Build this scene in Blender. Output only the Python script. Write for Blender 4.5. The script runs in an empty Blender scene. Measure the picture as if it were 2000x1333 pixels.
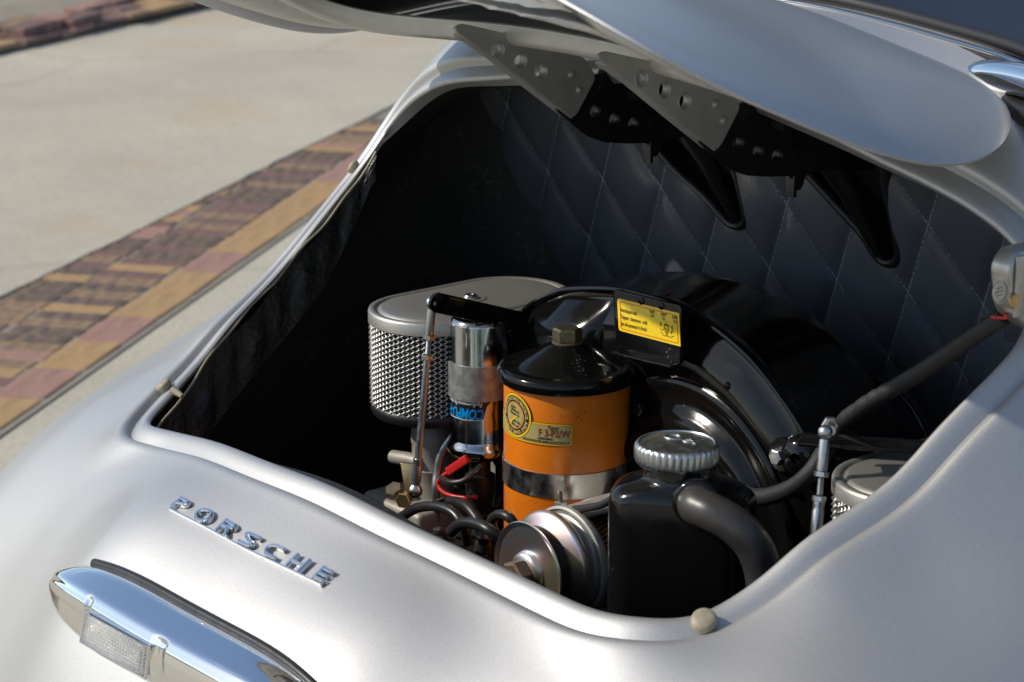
import bpy, bmesh, math, random
import numpy as np
from mathutils import Vector, Matrix
from math import sin, cos, pi, radians, atan, sqrt
random.seed(4)
SC = bpy.context.scene
COL = SC.collection

# ---------------------------------------------------------------- camera
FPX = 5000.0                       # focal length in photo pixels (2000 px wide, 90 mm lens)
PITCH = atan((667 + 745) / FPX)
ALPHA = radians(51)
F_ = np.array([-sin(ALPHA) * cos(PITCH), cos(ALPHA) * cos(PITCH), -sin(PITCH)])
R_ = np.array([cos(ALPHA), sin(ALPHA), 0.0])
U_ = np.cross(R_, F_)
CAM = np.array([1.75024, -1.12574, 1.54981])
cd = bpy.data.cameras.new('camera'); cam = bpy.data.objects.new('camera', cd); COL.objects.link(cam)
cd.sensor_width = 36; cd.lens = 90; cd.clip_start = .05; cd.clip_end = 5000
m = Matrix.Identity(4)
for i in range(3):
    m[i][0] = R_[i]; m[i][1] = U_[i]; m[i][2] = -F_[i]; m[i][3] = CAM[i]
cam.matrix_world = m
cd.dof.use_dof = True; cd.dof.focus_distance = 2.42; cd.dof.aperture_fstop = 12
SC.camera = cam

# ---------------------------------------------------------------- world, sun, exposure
SUN = Vector((-.49, -.65, .58)).normalized()
W = bpy.data.worlds.new('World'); SC.world = W; W.use_nodes = True
nt = W.node_tree; nt.nodes.clear()
sky = nt.nodes.new('ShaderNodeTexSky'); sky.sky_type = 'NISHITA'; sky.sun_disc = False
sky.sun_elevation = math.asin(SUN.z); sky.sun_rotation = math.atan2(SUN.x, SUN.y)
sky.altitude = 200; sky.air_density = 1.0; sky.dust_density = .6
bg = nt.nodes.new('ShaderNodeBackground'); bg.inputs[1].default_value = .14
wo = nt.nodes.new('ShaderNodeOutputWorld')
# broken fair-weather cloud all round the sky
tc = nt.nodes.new('ShaderNodeTexCoord'); mp = nt.nodes.new('ShaderNodeMapping'); mp.inputs['Scale'].default_value = (1, 1, 2.6)
nz = nt.nodes.new('ShaderNodeTexNoise'); nz.inputs['Scale'].default_value = 2.6; nz.inputs['Detail'].default_value = 7; nz.inputs['Roughness'].default_value = .55
cr = nt.nodes.new('ShaderNodeValToRGB'); cr.color_ramp.elements[0].position = .56; cr.color_ramp.elements[1].position = .74
cr.color_ramp.elements[1].color = (.75, .75, .75, 1)
mx = nt.nodes.new('ShaderNodeMixRGB'); mx.inputs[2].default_value = (7.5, 7.6, 7.9, 1)
nt.links.new(tc.outputs['Generated'], mp.inputs[0]); nt.links.new(mp.outputs[0], nz.inputs[0])
nt.links.new(nz.outputs[0], cr.inputs[0]); nt.links.new(cr.outputs[0], mx.inputs[0])
nt.links.new(sky.outputs[0], mx.inputs[1]); nt.links.new(mx.outputs[0], bg.inputs[0]); nt.links.new(bg.outputs[0], wo.inputs[0])
sl = bpy.data.lights.new('sun', 'SUN'); sl.energy = 3.8; sl.angle = radians(.53); sl.color = (1, .925, .80)
so = bpy.data.objects.new('sun', sl); COL.objects.link(so)
so.rotation_euler = SUN.to_track_quat('Z', 'Y').to_euler()
SC.view_settings.view_transform = 'Standard'; SC.view_settings.look = 'None'
SC.view_settings.exposure = 0; SC.view_settings.gamma = 1

# ---------------------------------------------------------------- geometry helpers
def ray(x, y): return F_ + (x - 1000) / FPX * R_ - (y - 667) / FPX * U_
def hit(x, y, ax, v):
    r = ray(x, y); return CAM + (v - CAM[ax]) / r[ax] * r
def unit(v):
    v = np.asarray(v, float); return v / np.linalg.norm(v)

def new_obj(name, V, Fc, mat, parent=None, smooth=True, angle=38, mats=None):
    me = bpy.data.meshes.new(name)
    me.from_pydata([tuple(map(float, v)) for v in V], [], [tuple(f) for f in Fc])
    me.validate()
    bm = bmesh.new(); bm.from_mesh(me); bmesh.ops.recalc_face_normals(bm, faces=bm.faces); bm.to_mesh(me); bm.free()
    if smooth:
        for p in me.polygons: p.use_smooth = True
        if angle: me.set_sharp_from_angle(angle=radians(angle))
    o = bpy.data.objects.new(name, me); COL.objects.link(o)
    if mat: me.materials.append(mat)
    if parent: attach(o, parent)
    return o
def attach(o, p):
    o.parent = p
    o.matrix_parent_inverse = world_of(p).inverted()
def world_of(o):
    m = o.matrix_basis.copy()
    if o.parent: m = world_of(o.parent) @ o.matrix_parent_inverse @ m
    return m
def tag(o, label=None, cat=None, group=None, kind=None):
    if label: o['label'] = label
    if cat: o['category'] = cat
    if group: o['group'] = group
    if kind: o['kind'] = kind
    return o
def thing(name, loc, label, cat, group=None):
    o = bpy.data.objects.new(name, None); COL.objects.link(o); o.location = loc
    o.empty_display_size = .02
    return tag(o, label, cat, group)
class MB:
    def __init__(s): s.V = []; s.F = []
    def add(s, V, Fc):
        b = len(s.V); s.V += [tuple(map(float, v)) for v in V]; s.F += [tuple(i + b for i in f) for f in Fc]; return s
    def obj(s, name, mat, parent=None, **k): return new_obj(name, s.V, s.F, mat, parent, **k)

def basis(ax):
    a = unit(ax); t = np.array([0, 0, 1.]) if abs(a[2]) < .9 else np.array([1., 0, 0])
    u = unit(np.cross(t, a)); return u, np.cross(a, u), a
def lathe(prof, c, ax=(0, 0, 1), n=48, caps=True):
    u, v, a = basis(ax); c = np.asarray(c, float); V = []; Fc = []
    for (r, h) in prof:
        for k in range(n):
            t = 2 * pi * k / n; V.append(c + a * h + (u * cos(t) + v * sin(t)) * r)
    m_ = len(prof)
    for i in range(m_ - 1):
        for k in range(n):
            Fc.append((i * n + k, i * n + (k + 1) % n, (i + 1) * n + (k + 1) % n, (i + 1) * n + k))
    if caps:
        if prof[0][0] > 1e-6: Fc.append(tuple(range(n))[::-1])
        if prof[-1][0] > 1e-6: Fc.append(tuple((m_ - 1) * n + k for k in range(n)))
    return V, Fc
def catmull(P, per=8, closed=False):
    P = [np.asarray(p, float) for p in P]; n = len(P); out = []
    segs = n if closed else n - 1
    for i in range(segs):
        if closed: p0, p1, p2, p3 = P[(i - 1) % n], P[i], P[(i + 1) % n], P[(i + 2) % n]
        else: p0, p1, p2, p3 = P[max(i - 1, 0)], P[i], P[i + 1], P[min(i + 2, n - 1)]
        for k in range(per):
            t = k / per; t2 = t * t; t3 = t2 * t
            out.append(.5 * ((2 * p1) + (-p0 + p2) * t + (2 * p0 - 5 * p1 + 4 * p2 - p3) * t2 + (-p0 + 3 * p1 - 3 * p2 + p3) * t3))
    if not closed: out.append(P[-1])
    return out
def tube(P, r, n=12, closed=False, rfun=None, flat=1.0):
    P = [np.asarray(p, float) for p in P]; m_ = len(P); V = []; Fc = []; up = None
    for i, p in enumerate(P):
        if closed: t = unit(P[(i + 1) % m_] - P[i - 1])
        else: t = unit(P[min(i + 1, m_ - 1)] - P[max(i - 1, 0)])
        if up is None: up = basis(t)[0]
        up = unit(up - t * np.dot(up, t)); s_ = np.cross(t, up)
        rr = rfun(i / (m_ - 1)) * r if rfun else r
        for k in range(n):
            a = 2 * pi * k / n; V.append(p + rr * (up * cos(a) + s_ * sin(a) * flat))
    for i in range(m_ if closed else m_ - 1):
        j = (i + 1) % m_
        for k in range(n): Fc.append((i * n + k, i * n + (k + 1) % n, j * n + (k + 1) % n, j * n + k))
    if not closed: Fc.append(tuple(range(n))[::-1]); Fc.append(tuple((m_ - 1) * n + k for k in range(n)))
    return V, Fc
def box(c, sx, sy, sz, ax=None, bev=0.0):
    """box with chamfered edges; ax = three axis vectors"""
    A = [np.array(a, float) for a in (ax or ((1, 0, 0), (0, 1, 0), (0, 0, 1)))]; c = np.asarray(c, float)
    bm = bmesh.new(); bmesh.ops.create_cube(bm, size=1)
    for v in bm.verts: v.co = Vector((v.co.x * sx, v.co.y * sy, v.co.z * sz))
    if bev: bmesh.ops.bevel(bm, geom=list(bm.edges), offset=bev, segments=3, affect='EDGES', profile=.5)
    V = [c + A[0] * v.co.x + A[1] * v.co.y + A[2] * v.co.z for v in bm.verts]
    bm.verts.index_update(); Fc = [tuple(v.index for v in f.verts) for f in bm.faces]; bm.free()
    return V, Fc
def prism(c, ax, r, h, n=6, ch=.12, rot=0):
    """hexagonal nut or bolt head with chamfered crown"""
    u, v, a = basis(ax); c = np.asarray(c, float); V = []; rings = [(r * .93, 0), (r, h * .1), (r, h * (1 - ch)), (r * .84, h)]
    for (q, hh) in rings:
        for k in range(n):
            t = 2 * pi * k / n + rot; V.append(c + a * hh + (u * cos(t) + v * sin(t)) * q)
    Fc = [tuple(range(n))[::-1], tuple(3 * n + k for k in range(n))]
    for i in range(3):
        for k in range(n): Fc.append((i * n + k, i * n + (k + 1) % n, (i + 1) * n + (k + 1) % n, (i + 1) * n + k))
    return V, Fc
def grid(fn, nu, nv, wrap_u=False):
    V = [fn(i / (nu if wrap_u else nu - 1), j / (nv - 1)) for j in range(nv) for i in range(nu)]; Fc = []
    for j in range(nv - 1):
        for i in range(nu if wrap_u else nu - 1):
            k = (i + 1) % nu; Fc.append((j * nu + i, j * nu + k, (j + 1) * nu + k, (j + 1) * nu + i))
    return V, Fc
def curve_mesh(splines, extrude, bevel=0.0, fn=None, res=1):
    """filled 2D outline(s) with holes, extruded; fn maps (x,y,z) local to world"""
    cu = bpy.data.curves.new('tmp', 'CURVE'); cu.dimensions = '2D'; cu.fill_mode = 'BOTH'
    cu.extrude = extrude; cu.bevel_depth = bevel; cu.bevel_resolution = 2
    for pts in splines:
        sp = cu.splines.new('POLY'); sp.points.add(len(pts) - 1); sp.use_cyclic_u = True
        for p, q in zip(sp.points, pts): p.co = (q[0], q[1], 0, 1)
    return _eval(cu, fn)
def text_mesh(s, size, extrude=0.0, fn=None, bevel=0.0, align='CENTER', shear=0.0, bold=0.0, space=1.0):
    cu = bpy.data.curves.new('tmp', 'FONT'); cu.body = s; cu.size = size; cu.extrude = extrude; cu.bevel_depth = bevel
    cu.align_x = align; cu.align_y = 'CENTER'; cu.shear = shear; cu.offset = bold; cu.space_character = space; cu.resolution_u = 3
    return _eval(cu, fn)
def _eval(cu, fn):
    o = bpy.data.objects.new('tmp', cu); COL.objects.link(o)
    dg = bpy.context.evaluated_depsgraph_get(); dg.update(); me = bpy.data.meshes.new_from_object(o.evaluated_get(dg))
    V = [tuple(v.co) for v in me.vertices]; Fc = [tuple(p.vertices) for p in me.polygons]
    bpy.data.objects.remove(o); bpy.data.meshes.remove(me); bpy.data.curves.remove(cu)
    if fn: V = [fn(*v) for v in V]
    return V, Fc
def circle2(cx, cy, r, n=28): return [(cx + r * cos(2 * pi * k / n), cy + r * sin(2 * pi * k / n)) for k in range(n)]
def rrect(w, h, r, n=5, cx=0, cy=0):
    o = []
    for (sx, sy, a0) in ((1, 1, 0), (-1, 1, pi / 2), (-1, -1, pi), (1, -1, 3 * pi / 2)):
        for k in range(n + 1):
            a = a0 + pi / 2 * k / n; o.append((cx + sx * (w / 2 - r) + r * cos(a), cy + sy * (h / 2 - r) + r * sin(a)))
    return o
def round_poly(P, r, n=4):
    P = [np.array(p, float) for p in P]; out = []; m_ = len(P)
    for i in range(m_):
        a, b, c = P[i - 1], P[i], P[(i + 1) % m_]; d1 = min(r, np.linalg.norm(a - b) / 2.2); d2 = min(r, np.linalg.norm(c - b) / 2.2)
        p = b + unit(a - b) * d1; q = b + unit(c - b) * d2
        for k in range(n + 1):
            t = k / n; out.append(tuple((1 - t) ** 2 * p + 2 * t * (1 - t) * b + t * t * q))
    return out

# ---------------------------------------------------------------- materials
def mat(name, col, rough=.5, metal=0.0, coat=0.0, coat_rough=.03, spec=.5, nscale=0, namt=0.0, col2=None, bump=0.0, bscale=200, rvar=0.0, ior=1.5, trans=0.0, extra=None, bdist=.001):
    M = bpy.data.materials.new(name); M.use_nodes = True; n = M.node_tree; b = n.nodes['Principled BSDF']
    b.inputs['Base Color'].default_value = (*col, 1); b.inputs['Roughness'].default_value = rough; b.inputs['Metallic'].default_value = metal
    b.inputs['Coat Weight'].default_value = coat; b.inputs['Coat Roughness'].default_value = coat_rough
    b.inputs['Specular IOR Level'].default_value = spec; b.inputs['IOR'].default_value = ior; b.inputs['Transmission Weight'].default_value = trans
    tc = n.nodes.new('ShaderNodeTexCoord')
    if col2 is not None or rvar:
        z = n.nodes.new('ShaderNodeTexNoise'); z.inputs['Scale'].default_value = nscale or 20; z.inputs['Detail'].default_value = 6
        n.links.new(tc.outputs['Object'], z.inputs[0])
        if col2 is not None:
            r = n.nodes.new('ShaderNodeValToRGB'); r.color_ramp.elements[0].position = .5 - namt; r.color_ramp.elements[1].position = .5 + namt
            r.color_ramp.elements[0].color = (*col, 1); r.color_ramp.elements[1].color = (*col2, 1)
            n.links.new(z.outputs[0], r.inputs[0]); n.links.new(r.outputs[0], b.inputs['Base Color'])
        if rvar:
            mr = n.nodes.new('ShaderNodeMapRange'); mr.inputs['From Min'].default_value = .3; mr.inputs['From Max'].default_value = .7
            mr.inputs['To Min'].default_value = max(rough - rvar, .02); mr.inputs['To Max'].default_value = rough + rvar
            n.links.new(z.outputs[0], mr.inputs[0]); n.links.new(mr.outputs[0], b.inputs['Roughness'])
    if bump:
        z2 = n.nodes.new('ShaderNodeTexNoise'); z2.inputs['Scale'].default_value = bscale; z2.inputs['Detail'].default_value = 4
        n.links.new(tc.outputs['Object'], z2.inputs[0])
        bp = n.nodes.new('ShaderNodeBump'); bp.inputs['Strength'].default_value = bump; bp.inputs['Distance'].default_value = bdist
        n.links.new(z2.outputs[0], bp.inputs['Height']); n.links.new(bp.outputs[0], b.inputs['Normal'])
    return M
SILVER = mat('silver_paint', (.40, .40, .402), .57, .80, coat=.55, coat_rough=.2, nscale=1100, col2=(.50, .50, .502), namt=.16, bump=.035, bscale=1800, bdist=.0003)
SILVER_GLOSS = mat('silver_gloss_inner', (.36, .37, .39), .30, .80, coat=1.0, coat_rough=.02, nscale=1100, col2=(.42, .43, .45), namt=.10)
SILVER_IN = mat('silver_underside', (.52, .51, .475), .48, .2, coat=.4, coat_rough=.15, bump=.10, bscale=160, nscale=60, col2=(.58, .57, .53), namt=.2)
GREY_ARM = mat('grey_hinge_paint', (.36, .36, .35), .42, .35, coat=.2, coat_rough=.2, bump=.12, bscale=120, nscale=40, col2=(.43, .425, .40), namt=.2)
BLACK_GLOSS = mat('black_gloss_enamel', (.0045, .0045, .0045), .11, 0, spec=.33, bump=.09, bscale=45, nscale=70, rvar=.05)
BLACK_TANK = mat('black_tank_enamel', (.006, .006, .006), .15, 0, spec=.40, bump=.16, bscale=70, nscale=50, rvar=.07)
FAN_BLACK = mat('black_fan_enamel', (.0045, .0045, .0045), .13, 0, spec=.30, bump=.12, bscale=60, nscale=50, rvar=.06)
BLACK_SATIN = mat('black_satin', (.012, .012, .012), .42, 0, bump=.15, bscale=200)
BLACK_ARM = mat('black_hinge_paint', (.008, .008, .008), .38, 0, bump=.3, bscale=90)
RUBBER = mat('black_rubber', (.018, .017, .017), .36, 0, bump=.06, bscale=300, nscale=80, rvar=.08)
HOSE = mat('breather_hose_rubber', (.03, .028, .027), .38, 0, bump=.12, bscale=90, nscale=60, col2=(.045, .04, .037), namt=.15)
TAPE = mat('cloth_tape', (.012, .012, .013), .62, 0, bump=.5, bscale=500)
LINER = mat('black_liner_board', (.016, .0155, .0145), .55, 0, bump=.35, bscale=11, bdist=.008, spec=.4, nscale=6, rvar=.1)
FELT = mat('tar_felt', (.010, .010, .010), .45, 0, bump=.8, bscale=150, bdist=.003, nscale=40, rvar=.18)
CHROME = mat('chrome', (.86, .87, .88), .045, 1, nscale=20, rvar=.02)
CHROME_DULL = mat('coil_chrome', (.40, .40, .40), .12, 1, nscale=60, rvar=.05)
STEEL = mat('brushed_steel', (.55, .54, .52), .27, 1, nscale=90, rvar=.1)
ZINC = mat('zinc_plate', (.55, .57, .58), .38, 1, nscale=140, col2=(.42, .44, .45), namt=.14, rvar=.1)
GALV = mat('galvanised_bracket', (.30, .31, .30), .48, .75, nscale=110, col2=(.42, .43, .42), namt=.06, bump=.08, bscale=400)
CAST = mat('cast_aluminium', (.36, .34, .30), .55, .3, nscale=70, col2=(.27, .25, .215), namt=.2, bump=.25, bscale=350)
CAST_LIGHT = mat('machined_aluminium', (.50, .49, .46), .40, .45, nscale=90, col2=(.40, .39, .36), namt=.2, bump=.08, bscale=400)
ALU_LID = mat('satin_aluminium_lid', (.42, .405, .375), .42, .75, nscale=30, col2=(.47, .455, .42), namt=.25, bump=.05, bscale=900)
MESH = mat('filter_mesh_aluminium', (.60, .59, .56), .42, .85)
FILTER_EL = mat('filter_element', (.02, .02, .019), .9)
BRASS = mat('brass', (.55, .42, .20), .33, .95, nscale=120, col2=(.36, .26, .12), namt=.2)
BRONZE = mat('bronze_bolt', (.17, .145, .09), .40, .9, nscale=300, col2=(.26, .23, .15), namt=.2)
RUSTY = mat('rusty_iron', (.10, .075, .055), .6, .5, nscale=150, col2=(.17, .13, .10), namt=.2, bump=.3)
ORANGE = mat('orange_enamel', (.72, .185, .007), .30, 0, coat=.35, coat_rough=.12, nscale=45, col2=(.64, .155, .008), namt=.2, bump=.05, bscale=60)
RED = mat('red_plastic', (.55, .02, .02), .35)
CREAM_RUBBER = mat('aged_rubber_buffer', (.27, .23, .145), .5, 0, nscale=120, col2=(.36, .32, .24), namt=.2, bump=.15, bscale=200)
GOLD = mat('decal_gold', (.50, .42, .16), .35, .2, nscale=200, col2=(.44, .36, .13), namt=.2)
YELLOW = mat('decal_yellow', (.80, .50, .02), .28, 0, coat=.5, coat_rough=.05)
YELLOW_ST = mat('sticker_yellow', (.85, .60, .02), .25, 0, coat=.6, coat_rough=.05)
ORANGE_LN = mat('sticker_orange', (.75, .14, .01), .3)
INK = mat('black_ink', (.01, .009, .008), .4)
INK_RED = mat('dark_red_ink', (.22, .02, .02), .4)
CYAN = mat('cyan_ink', (.0, .25, .62), .35)
WHITE_INK = mat('white_ink', (.62, .60, .60), .4)
LEATHER = mat('navy_leather', (.090, .102, .122), .42, 0, bump=.30, bscale=260, nscale=10, col2=(.075, .085, .104), namt=.2, bdist=.0012, spec=.6)
LEATHER_DK = mat('black_leather_binding', (.014, .014, .016), .42, 0, bump=.4, bscale=220)
THREAD = mat('navy_thread', (.36, .38, .42), .6)
SEAL = mat('window_seal_rubber', (.010, .009, .010), .45, 0, bump=.1, bscale=200)
COPPER = mat('copper_wire', (.35, .13, .06), .35, .9)
GLASS_DK = mat('dark_window_glass', (.006, .007, .009), .03, 0, spec=.7, coat=.3, nscale=3, rvar=.01)
LATCH = mat('worn_cast_zinc', (.34, .335, .32), .36, .85, nscale=60, col2=(.46, .45, .42), namt=.15, bump=.1, bscale=150)
PAINT_RED = mat('red_scratch', (.35, .05, .02), .5)

def speckle(M, scale, lo, colr, amt=.6):
    n = M.node_tree; b = n.nodes['Principled BSDF']; tc = n.nodes.new('ShaderNodeTexCoord'); z = n.nodes.new('ShaderNodeTexNoise'); z.inputs['Scale'].default_value = scale; z.inputs['Detail'].default_value = 2
    z2 = n.nodes.new('ShaderNodeTexNoise'); z2.inputs['Scale'].default_value = 25; mul = n.nodes.new('ShaderNodeMath'); mul.operation = 'MULTIPLY'
    r = n.nodes.new('ShaderNodeValToRGB'); r.color_ramp.elements[0].position = lo; r.color_ramp.elements[1].position = lo + .04; r.color_ramp.elements[1].color = (amt, amt, amt, 1)
    m_ = n.nodes.new('ShaderNodeMixRGB'); src = b.inputs['Base Color'].links[0].from_socket if b.inputs['Base Color'].links else None
    m_.inputs[1].default_value = b.inputs['Base Color'].default_value; m_.inputs[2].default_value = (*colr, 1)
    if src: n.links.new(src, m_.inputs[1])
    n.links.new(tc.outputs['Object'], z.inputs[0]); n.links.new(tc.outputs['Object'], z2.inputs[0]); n.links.new(z.outputs[0], mul.inputs[0]); n.links.new(z2.outputs[0], mul.inputs[1])
    n.links.new(mul.outputs[0], r.inputs[0]); n.links.new(r.outputs[0], m_.inputs[0]); n.links.new(m_.outputs[0], b.inputs['Base Color'])
speckle(BLACK_GLOSS, 520, .43, (.22, .20, .18), .5); speckle(BLACK_TANK, 430, .43, (.28, .26, .24), .5); speckle(ORANGE, 300, .44, (.16, .05, .01), .7); speckle(LINER, 150, .36, (.06, .055, .05))
speckle(CONCRETE if 'CONCRETE' in globals() else RUSTY, 60, .40, (.2, .18, .15), .3)
def yellow_passivate(name):
    M = mat(name, (.5, .45, .3), .36, 1); n = M.node_tree; b = n.nodes['Principled BSDF']
    tc = n.nodes.new('ShaderNodeTexCoord'); z = n.nodes.new('ShaderNodeTexNoise'); z.inputs['Scale'].default_value = 18; z.inputs['Detail'].default_value = 2
    r = n.nodes.new('ShaderNodeValToRGB'); e = r.color_ramp.elements
    e[0].position = .3; e[0].color = (.80, .74, .48, 1); e[1].position = .75; e[1].color = (.72, .74, .66, 1)
    for p, c in ((.42, (.84, .74, .52)), (.53, (.78, .60, .58)), (.60, (.62, .66, .72))):
        q = e.new(p); q.color = (*c, 1)
    n.links.new(tc.outputs['Object'], z.inputs[0]); n.links.new(z.outputs[0], r.inputs[0]); n.links.new(r.outputs[0], b.inputs['Base Color'])
    return M
PASSIV = yellow_passivate('yellow_passivated_steel')

def lens_mat():
    M = mat('clear_ribbed_lens', (.97, .97, .95), .03, 0, ior=1.49, trans=.92, coat=.3)
    return M
LENS = lens_mat()
LENS_BACK = mat('lens_reflector', (.85, .85, .84), .22, .75, bump=.6, bscale=420, bdist=.002)

def ground_mat(name, base, dark, stain, sc=1.0):
    M = bpy.data.materials.new(name); M.use_nodes = True; n = M.node_tree; b = n.nodes['Principled BSDF']; b.inputs['Roughness'].default_value = .85
    tc = n.nodes.new('ShaderNodeTexCoord')
    def noise(s, d, x, off=0):
        mpp = n.nodes.new('ShaderNodeMapping'); mpp.inputs['Location'].default_value = (off, off, 0); n.links.new(tc.outputs['Object'], mpp.inputs[0])
        z = n.nodes.new('ShaderNodeTexNoise'); z.inputs['Scale'].default_value = s * sc; z.inputs['Detail'].default_value = d; z.inputs['Roughness'].default_value = x
        n.links.new(mpp.outputs[0], z.inputs[0]); return z
    a = noise(1.3, 8, .6); r1 = n.nodes.new('ShaderNodeValToRGB'); r1.color_ramp.elements[0].position = .35; r1.color_ramp.elements[1].position = .68
    r1.color_ramp.elements[0].color = (*dark, 1); r1.color_ramp.elements[1].color = (*base, 1); n.links.new(a.outputs[0], r1.inputs[0])
    s = noise(.8, 5, .5, 3.7); r2 = n.nodes.new('ShaderNodeValToRGB'); r2.color_ramp.elements[0].position = .55; r2.color_ramp.elements[1].position = .75
    n.links.new(s.outputs[0], r2.inputs[0])
    mx = n.nodes.new('ShaderNodeMixRGB'); mx.inputs[2].default_value = (*stain, 1); n.links.new(r2.outputs[0], mx.inputs[0]); n.links.new(r1.outputs[0], mx.inputs[1])
    g = noise(60, 3, .7); r3 = n.nodes.new('ShaderNodeValToRGB'); r3.color_ramp.elements[0].position = .25; r3.color_ramp.elements[0].color = (.72, .72, .72, 1); r3.color_ramp.elements[1].position = .6
    n.links.new(g.outputs[0], r3.inputs[0]); m2 = n.nodes.new('ShaderNodeMixRGB'); m2.blend_type = 'MULTIPLY'; m2.inputs[0].default_value = .8
    n.links.new(mx.outputs[0], m2.inputs[1]); n.links.new(r3.outputs[0], m2.inputs[2])
    # fine hair cracks
    v = n.nodes.new('ShaderNodeTexVoronoi'); v.feature = 'DISTANCE_TO_EDGE'; v.inputs['Scale'].default_value = .45 * sc
    w = noise(2.2, 5, .6, 9); vm = n.nodes.new('ShaderNodeMixRGB'); vm.inputs[0].default_value = .25; n.links.new(tc.outputs['Object'], vm.inputs[1]); n.links.new(w.outputs[1], vm.inputs[2]); n.links.new(vm.outputs[0], v.inputs[0])
    r4 = n.nodes.new('ShaderNodeValToRGB'); r4.color_ramp.elements[0].position = 0; r4.color_ramp.elements[0].color = (.88, .87, .86, 1); r4.color_ramp.elements[1].position = .012
    n.links.new(v.outputs[0], r4.inputs[0]); m3 = n.nodes.new('ShaderNodeMixRGB'); m3.blend_type = 'MULTIPLY'; m3.inputs[0].default_value = 1
    n.links.new(m2.outputs[0], m3.inputs[1]); n.links.new(r4.outputs[0], m3.inputs[2]); n.links.new(m3.outputs[0], b.inputs['Base Color'])
    bp = n.nodes.new('ShaderNodeBump'); bp.inputs['Strength'].default_value = .5; bp.inputs['Distance'].default_value = .004; n.links.new(g.outputs[0], bp.inputs['Height']); n.links.new(bp.outputs[0], b.inputs['Normal'])
    return M
CONCRETE = ground_mat('concrete', (.58, .52, .40), (.48, .43, .33), (.54, .40, .22))
SAND = ground_mat('mortar_bed', (.36, .32, .24), (.27, .235, .175), (.33, .28, .19), 3)
def brick_mat(name, a, bb):
    M = mat(name, a, .8, 0, nscale=16, col2=bb, namt=.13, bump=.6, bscale=60, bdist=.004); n = M.node_tree
    for nd in n.nodes:                    # wear runs along the brick: stretch the noise
        if nd.type == 'TEX_NOISE' and abs(nd.inputs['Scale'].default_value - 16) < .1:
            mp_ = n.nodes.new('ShaderNodeMapping'); mp_.inputs['Scale'].default_value = (.45, 2.6, 1)
            mp_.inputs['Rotation'].default_value = (0, 0, -math.atan2(.606, .795)); tcn = [q for q in n.nodes if q.type == 'TEX_COORD'][0]
            n.links.new(tcn.outputs['Object'], mp_.inputs[0]); n.links.new(mp_.outputs[0], nd.inputs[0])
    return M
BR = [brick_mat('brick_ochre', (.44, .275, .125), (.36, .22, .10)), brick_mat('brick_plum', (.22, .125, .10), (.13, .08, .068)), brick_mat('brick_dark', (.075, .058, .048), (.23, .15, .10)),
      brick_mat('brick_mauve', (.38, .215, .16), (.30, .165, .125)), brick_mat('brick_tan', (.34, .215, .115), (.15, .10, .075))]

# ---------------------------------------------------------------- ground (y towards the far side of the yard)
def sheet(name, pts, z, mt, th=0):
    V = [(p[0], p[1], z) for p in pts]; Fc = [tuple(range(len(pts)))]
    return tag(new_obj(name, V, Fc, mt, smooth=False), kind='structure')
sheet('ground', [(-400, -400), (400, -400), (400, 400), (-400, 400)], 0, CONCRETE)
LO = np.array([-2.628, 1.119]); DIR = unit([-1.135, 1.49]); NRM = np.array([DIR[1], -DIR[0]])   # strip runs along DIR, NRM points at the car
def gp(t, d): return LO + DIR * t - NRM * d          # d = distance away from the car
bed = []
bed = [gp(-1.6, -.012), gp(5, -.012), gp(5, .62), gp(-1.6, .62)]
sheet('mortar_bed', bed, .0035, SAND)
# concrete yard beyond the strip; its near edge wanders over the brick ends
edge = [(0, 571, .0), (297, 428, 0), (535, 311, 0), (703, 230, 0)]
ep = [hit(x, y, 2, .02)[:2] for x, y, _ in edge]; e0 = ep[0] - (ep[1] - ep[0]) * 2.2; e1 = ep[-1] + (ep[-1] - ep[-2]) * 2.5
path = catmull([e0] + ep + [e1], 14); far = []
for p in path: far.append(p + np.array([random.gauss(0, .0025), random.gauss(0, .0025)]))
yard = MB(); n_ = len(far)
farb = [hit(0, 80, 2, 0)[:2], ]
OUT = -np.array([NRM[0], NRM[1]])
d_far = 3.25
V = [(p[0], p[1], .0095) for p in far] + [(*(p + OUT * (d_far - np.dot(p - LO, OUT))), .0095) for p in far] + [(p[0], p[1], .0038) for p in far]
Fc = [(i, i + 1, n_ + i + 1, n_ + i) for i in range(n_ - 1)] + [(i, i + 1, 2 * n_ + i + 1, 2 * n_ + i) for i in range(n_ - 1)]
tag(new_obj('concrete_yard', V, Fc, CONCRETE, smooth=False), kind='structure')
paving = tag(bpy.data.objects.new('paving_strip', None), kind='structure'); COL.objects.link(paving); paving.location = (*gp(1, .2), 0)
brick_me = {}
def brick(par, t, d, lt, ld, h, mi, z0=.004, rot=0.0):
    key = (round(lt, 3), round(ld, 3), mi, round(h, 3))
    if key not in brick_me:
        V, Fc = box((0, 0, 0), lt, ld, h, bev=.006); me = bpy.data.meshes.new('brick'); me.from_pydata([tuple(v) for v in V], [], Fc); me.materials.append(BR[mi]); brick_me[key] = me
    o = bpy.data.objects.new('brick', brick_me[key]); COL.objects.link(o)
    c = gp(t, d); o.location = (c[0], c[1], z0 + h / 2 - .006); o.rotation_euler = (random.uniform(-.012, .012), random.uniform(-.012, .012), math.atan2(DIR[1], DIR[0]) + rot + random.gauss(0, .012))
    attach(o, par); return o
t = -1.5; k = 0
while t < 3.3:                                   # stretcher course next to the car
    l = .215; brick(paving, t + l / 2, .062, l - .006, .118, .016, random.choice([0, 0, 3, 3, 0, 1]) if k % 2 else random.choice([0, 3, 3]), -.0025); t += l; k += 1
t = -1.5
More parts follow.
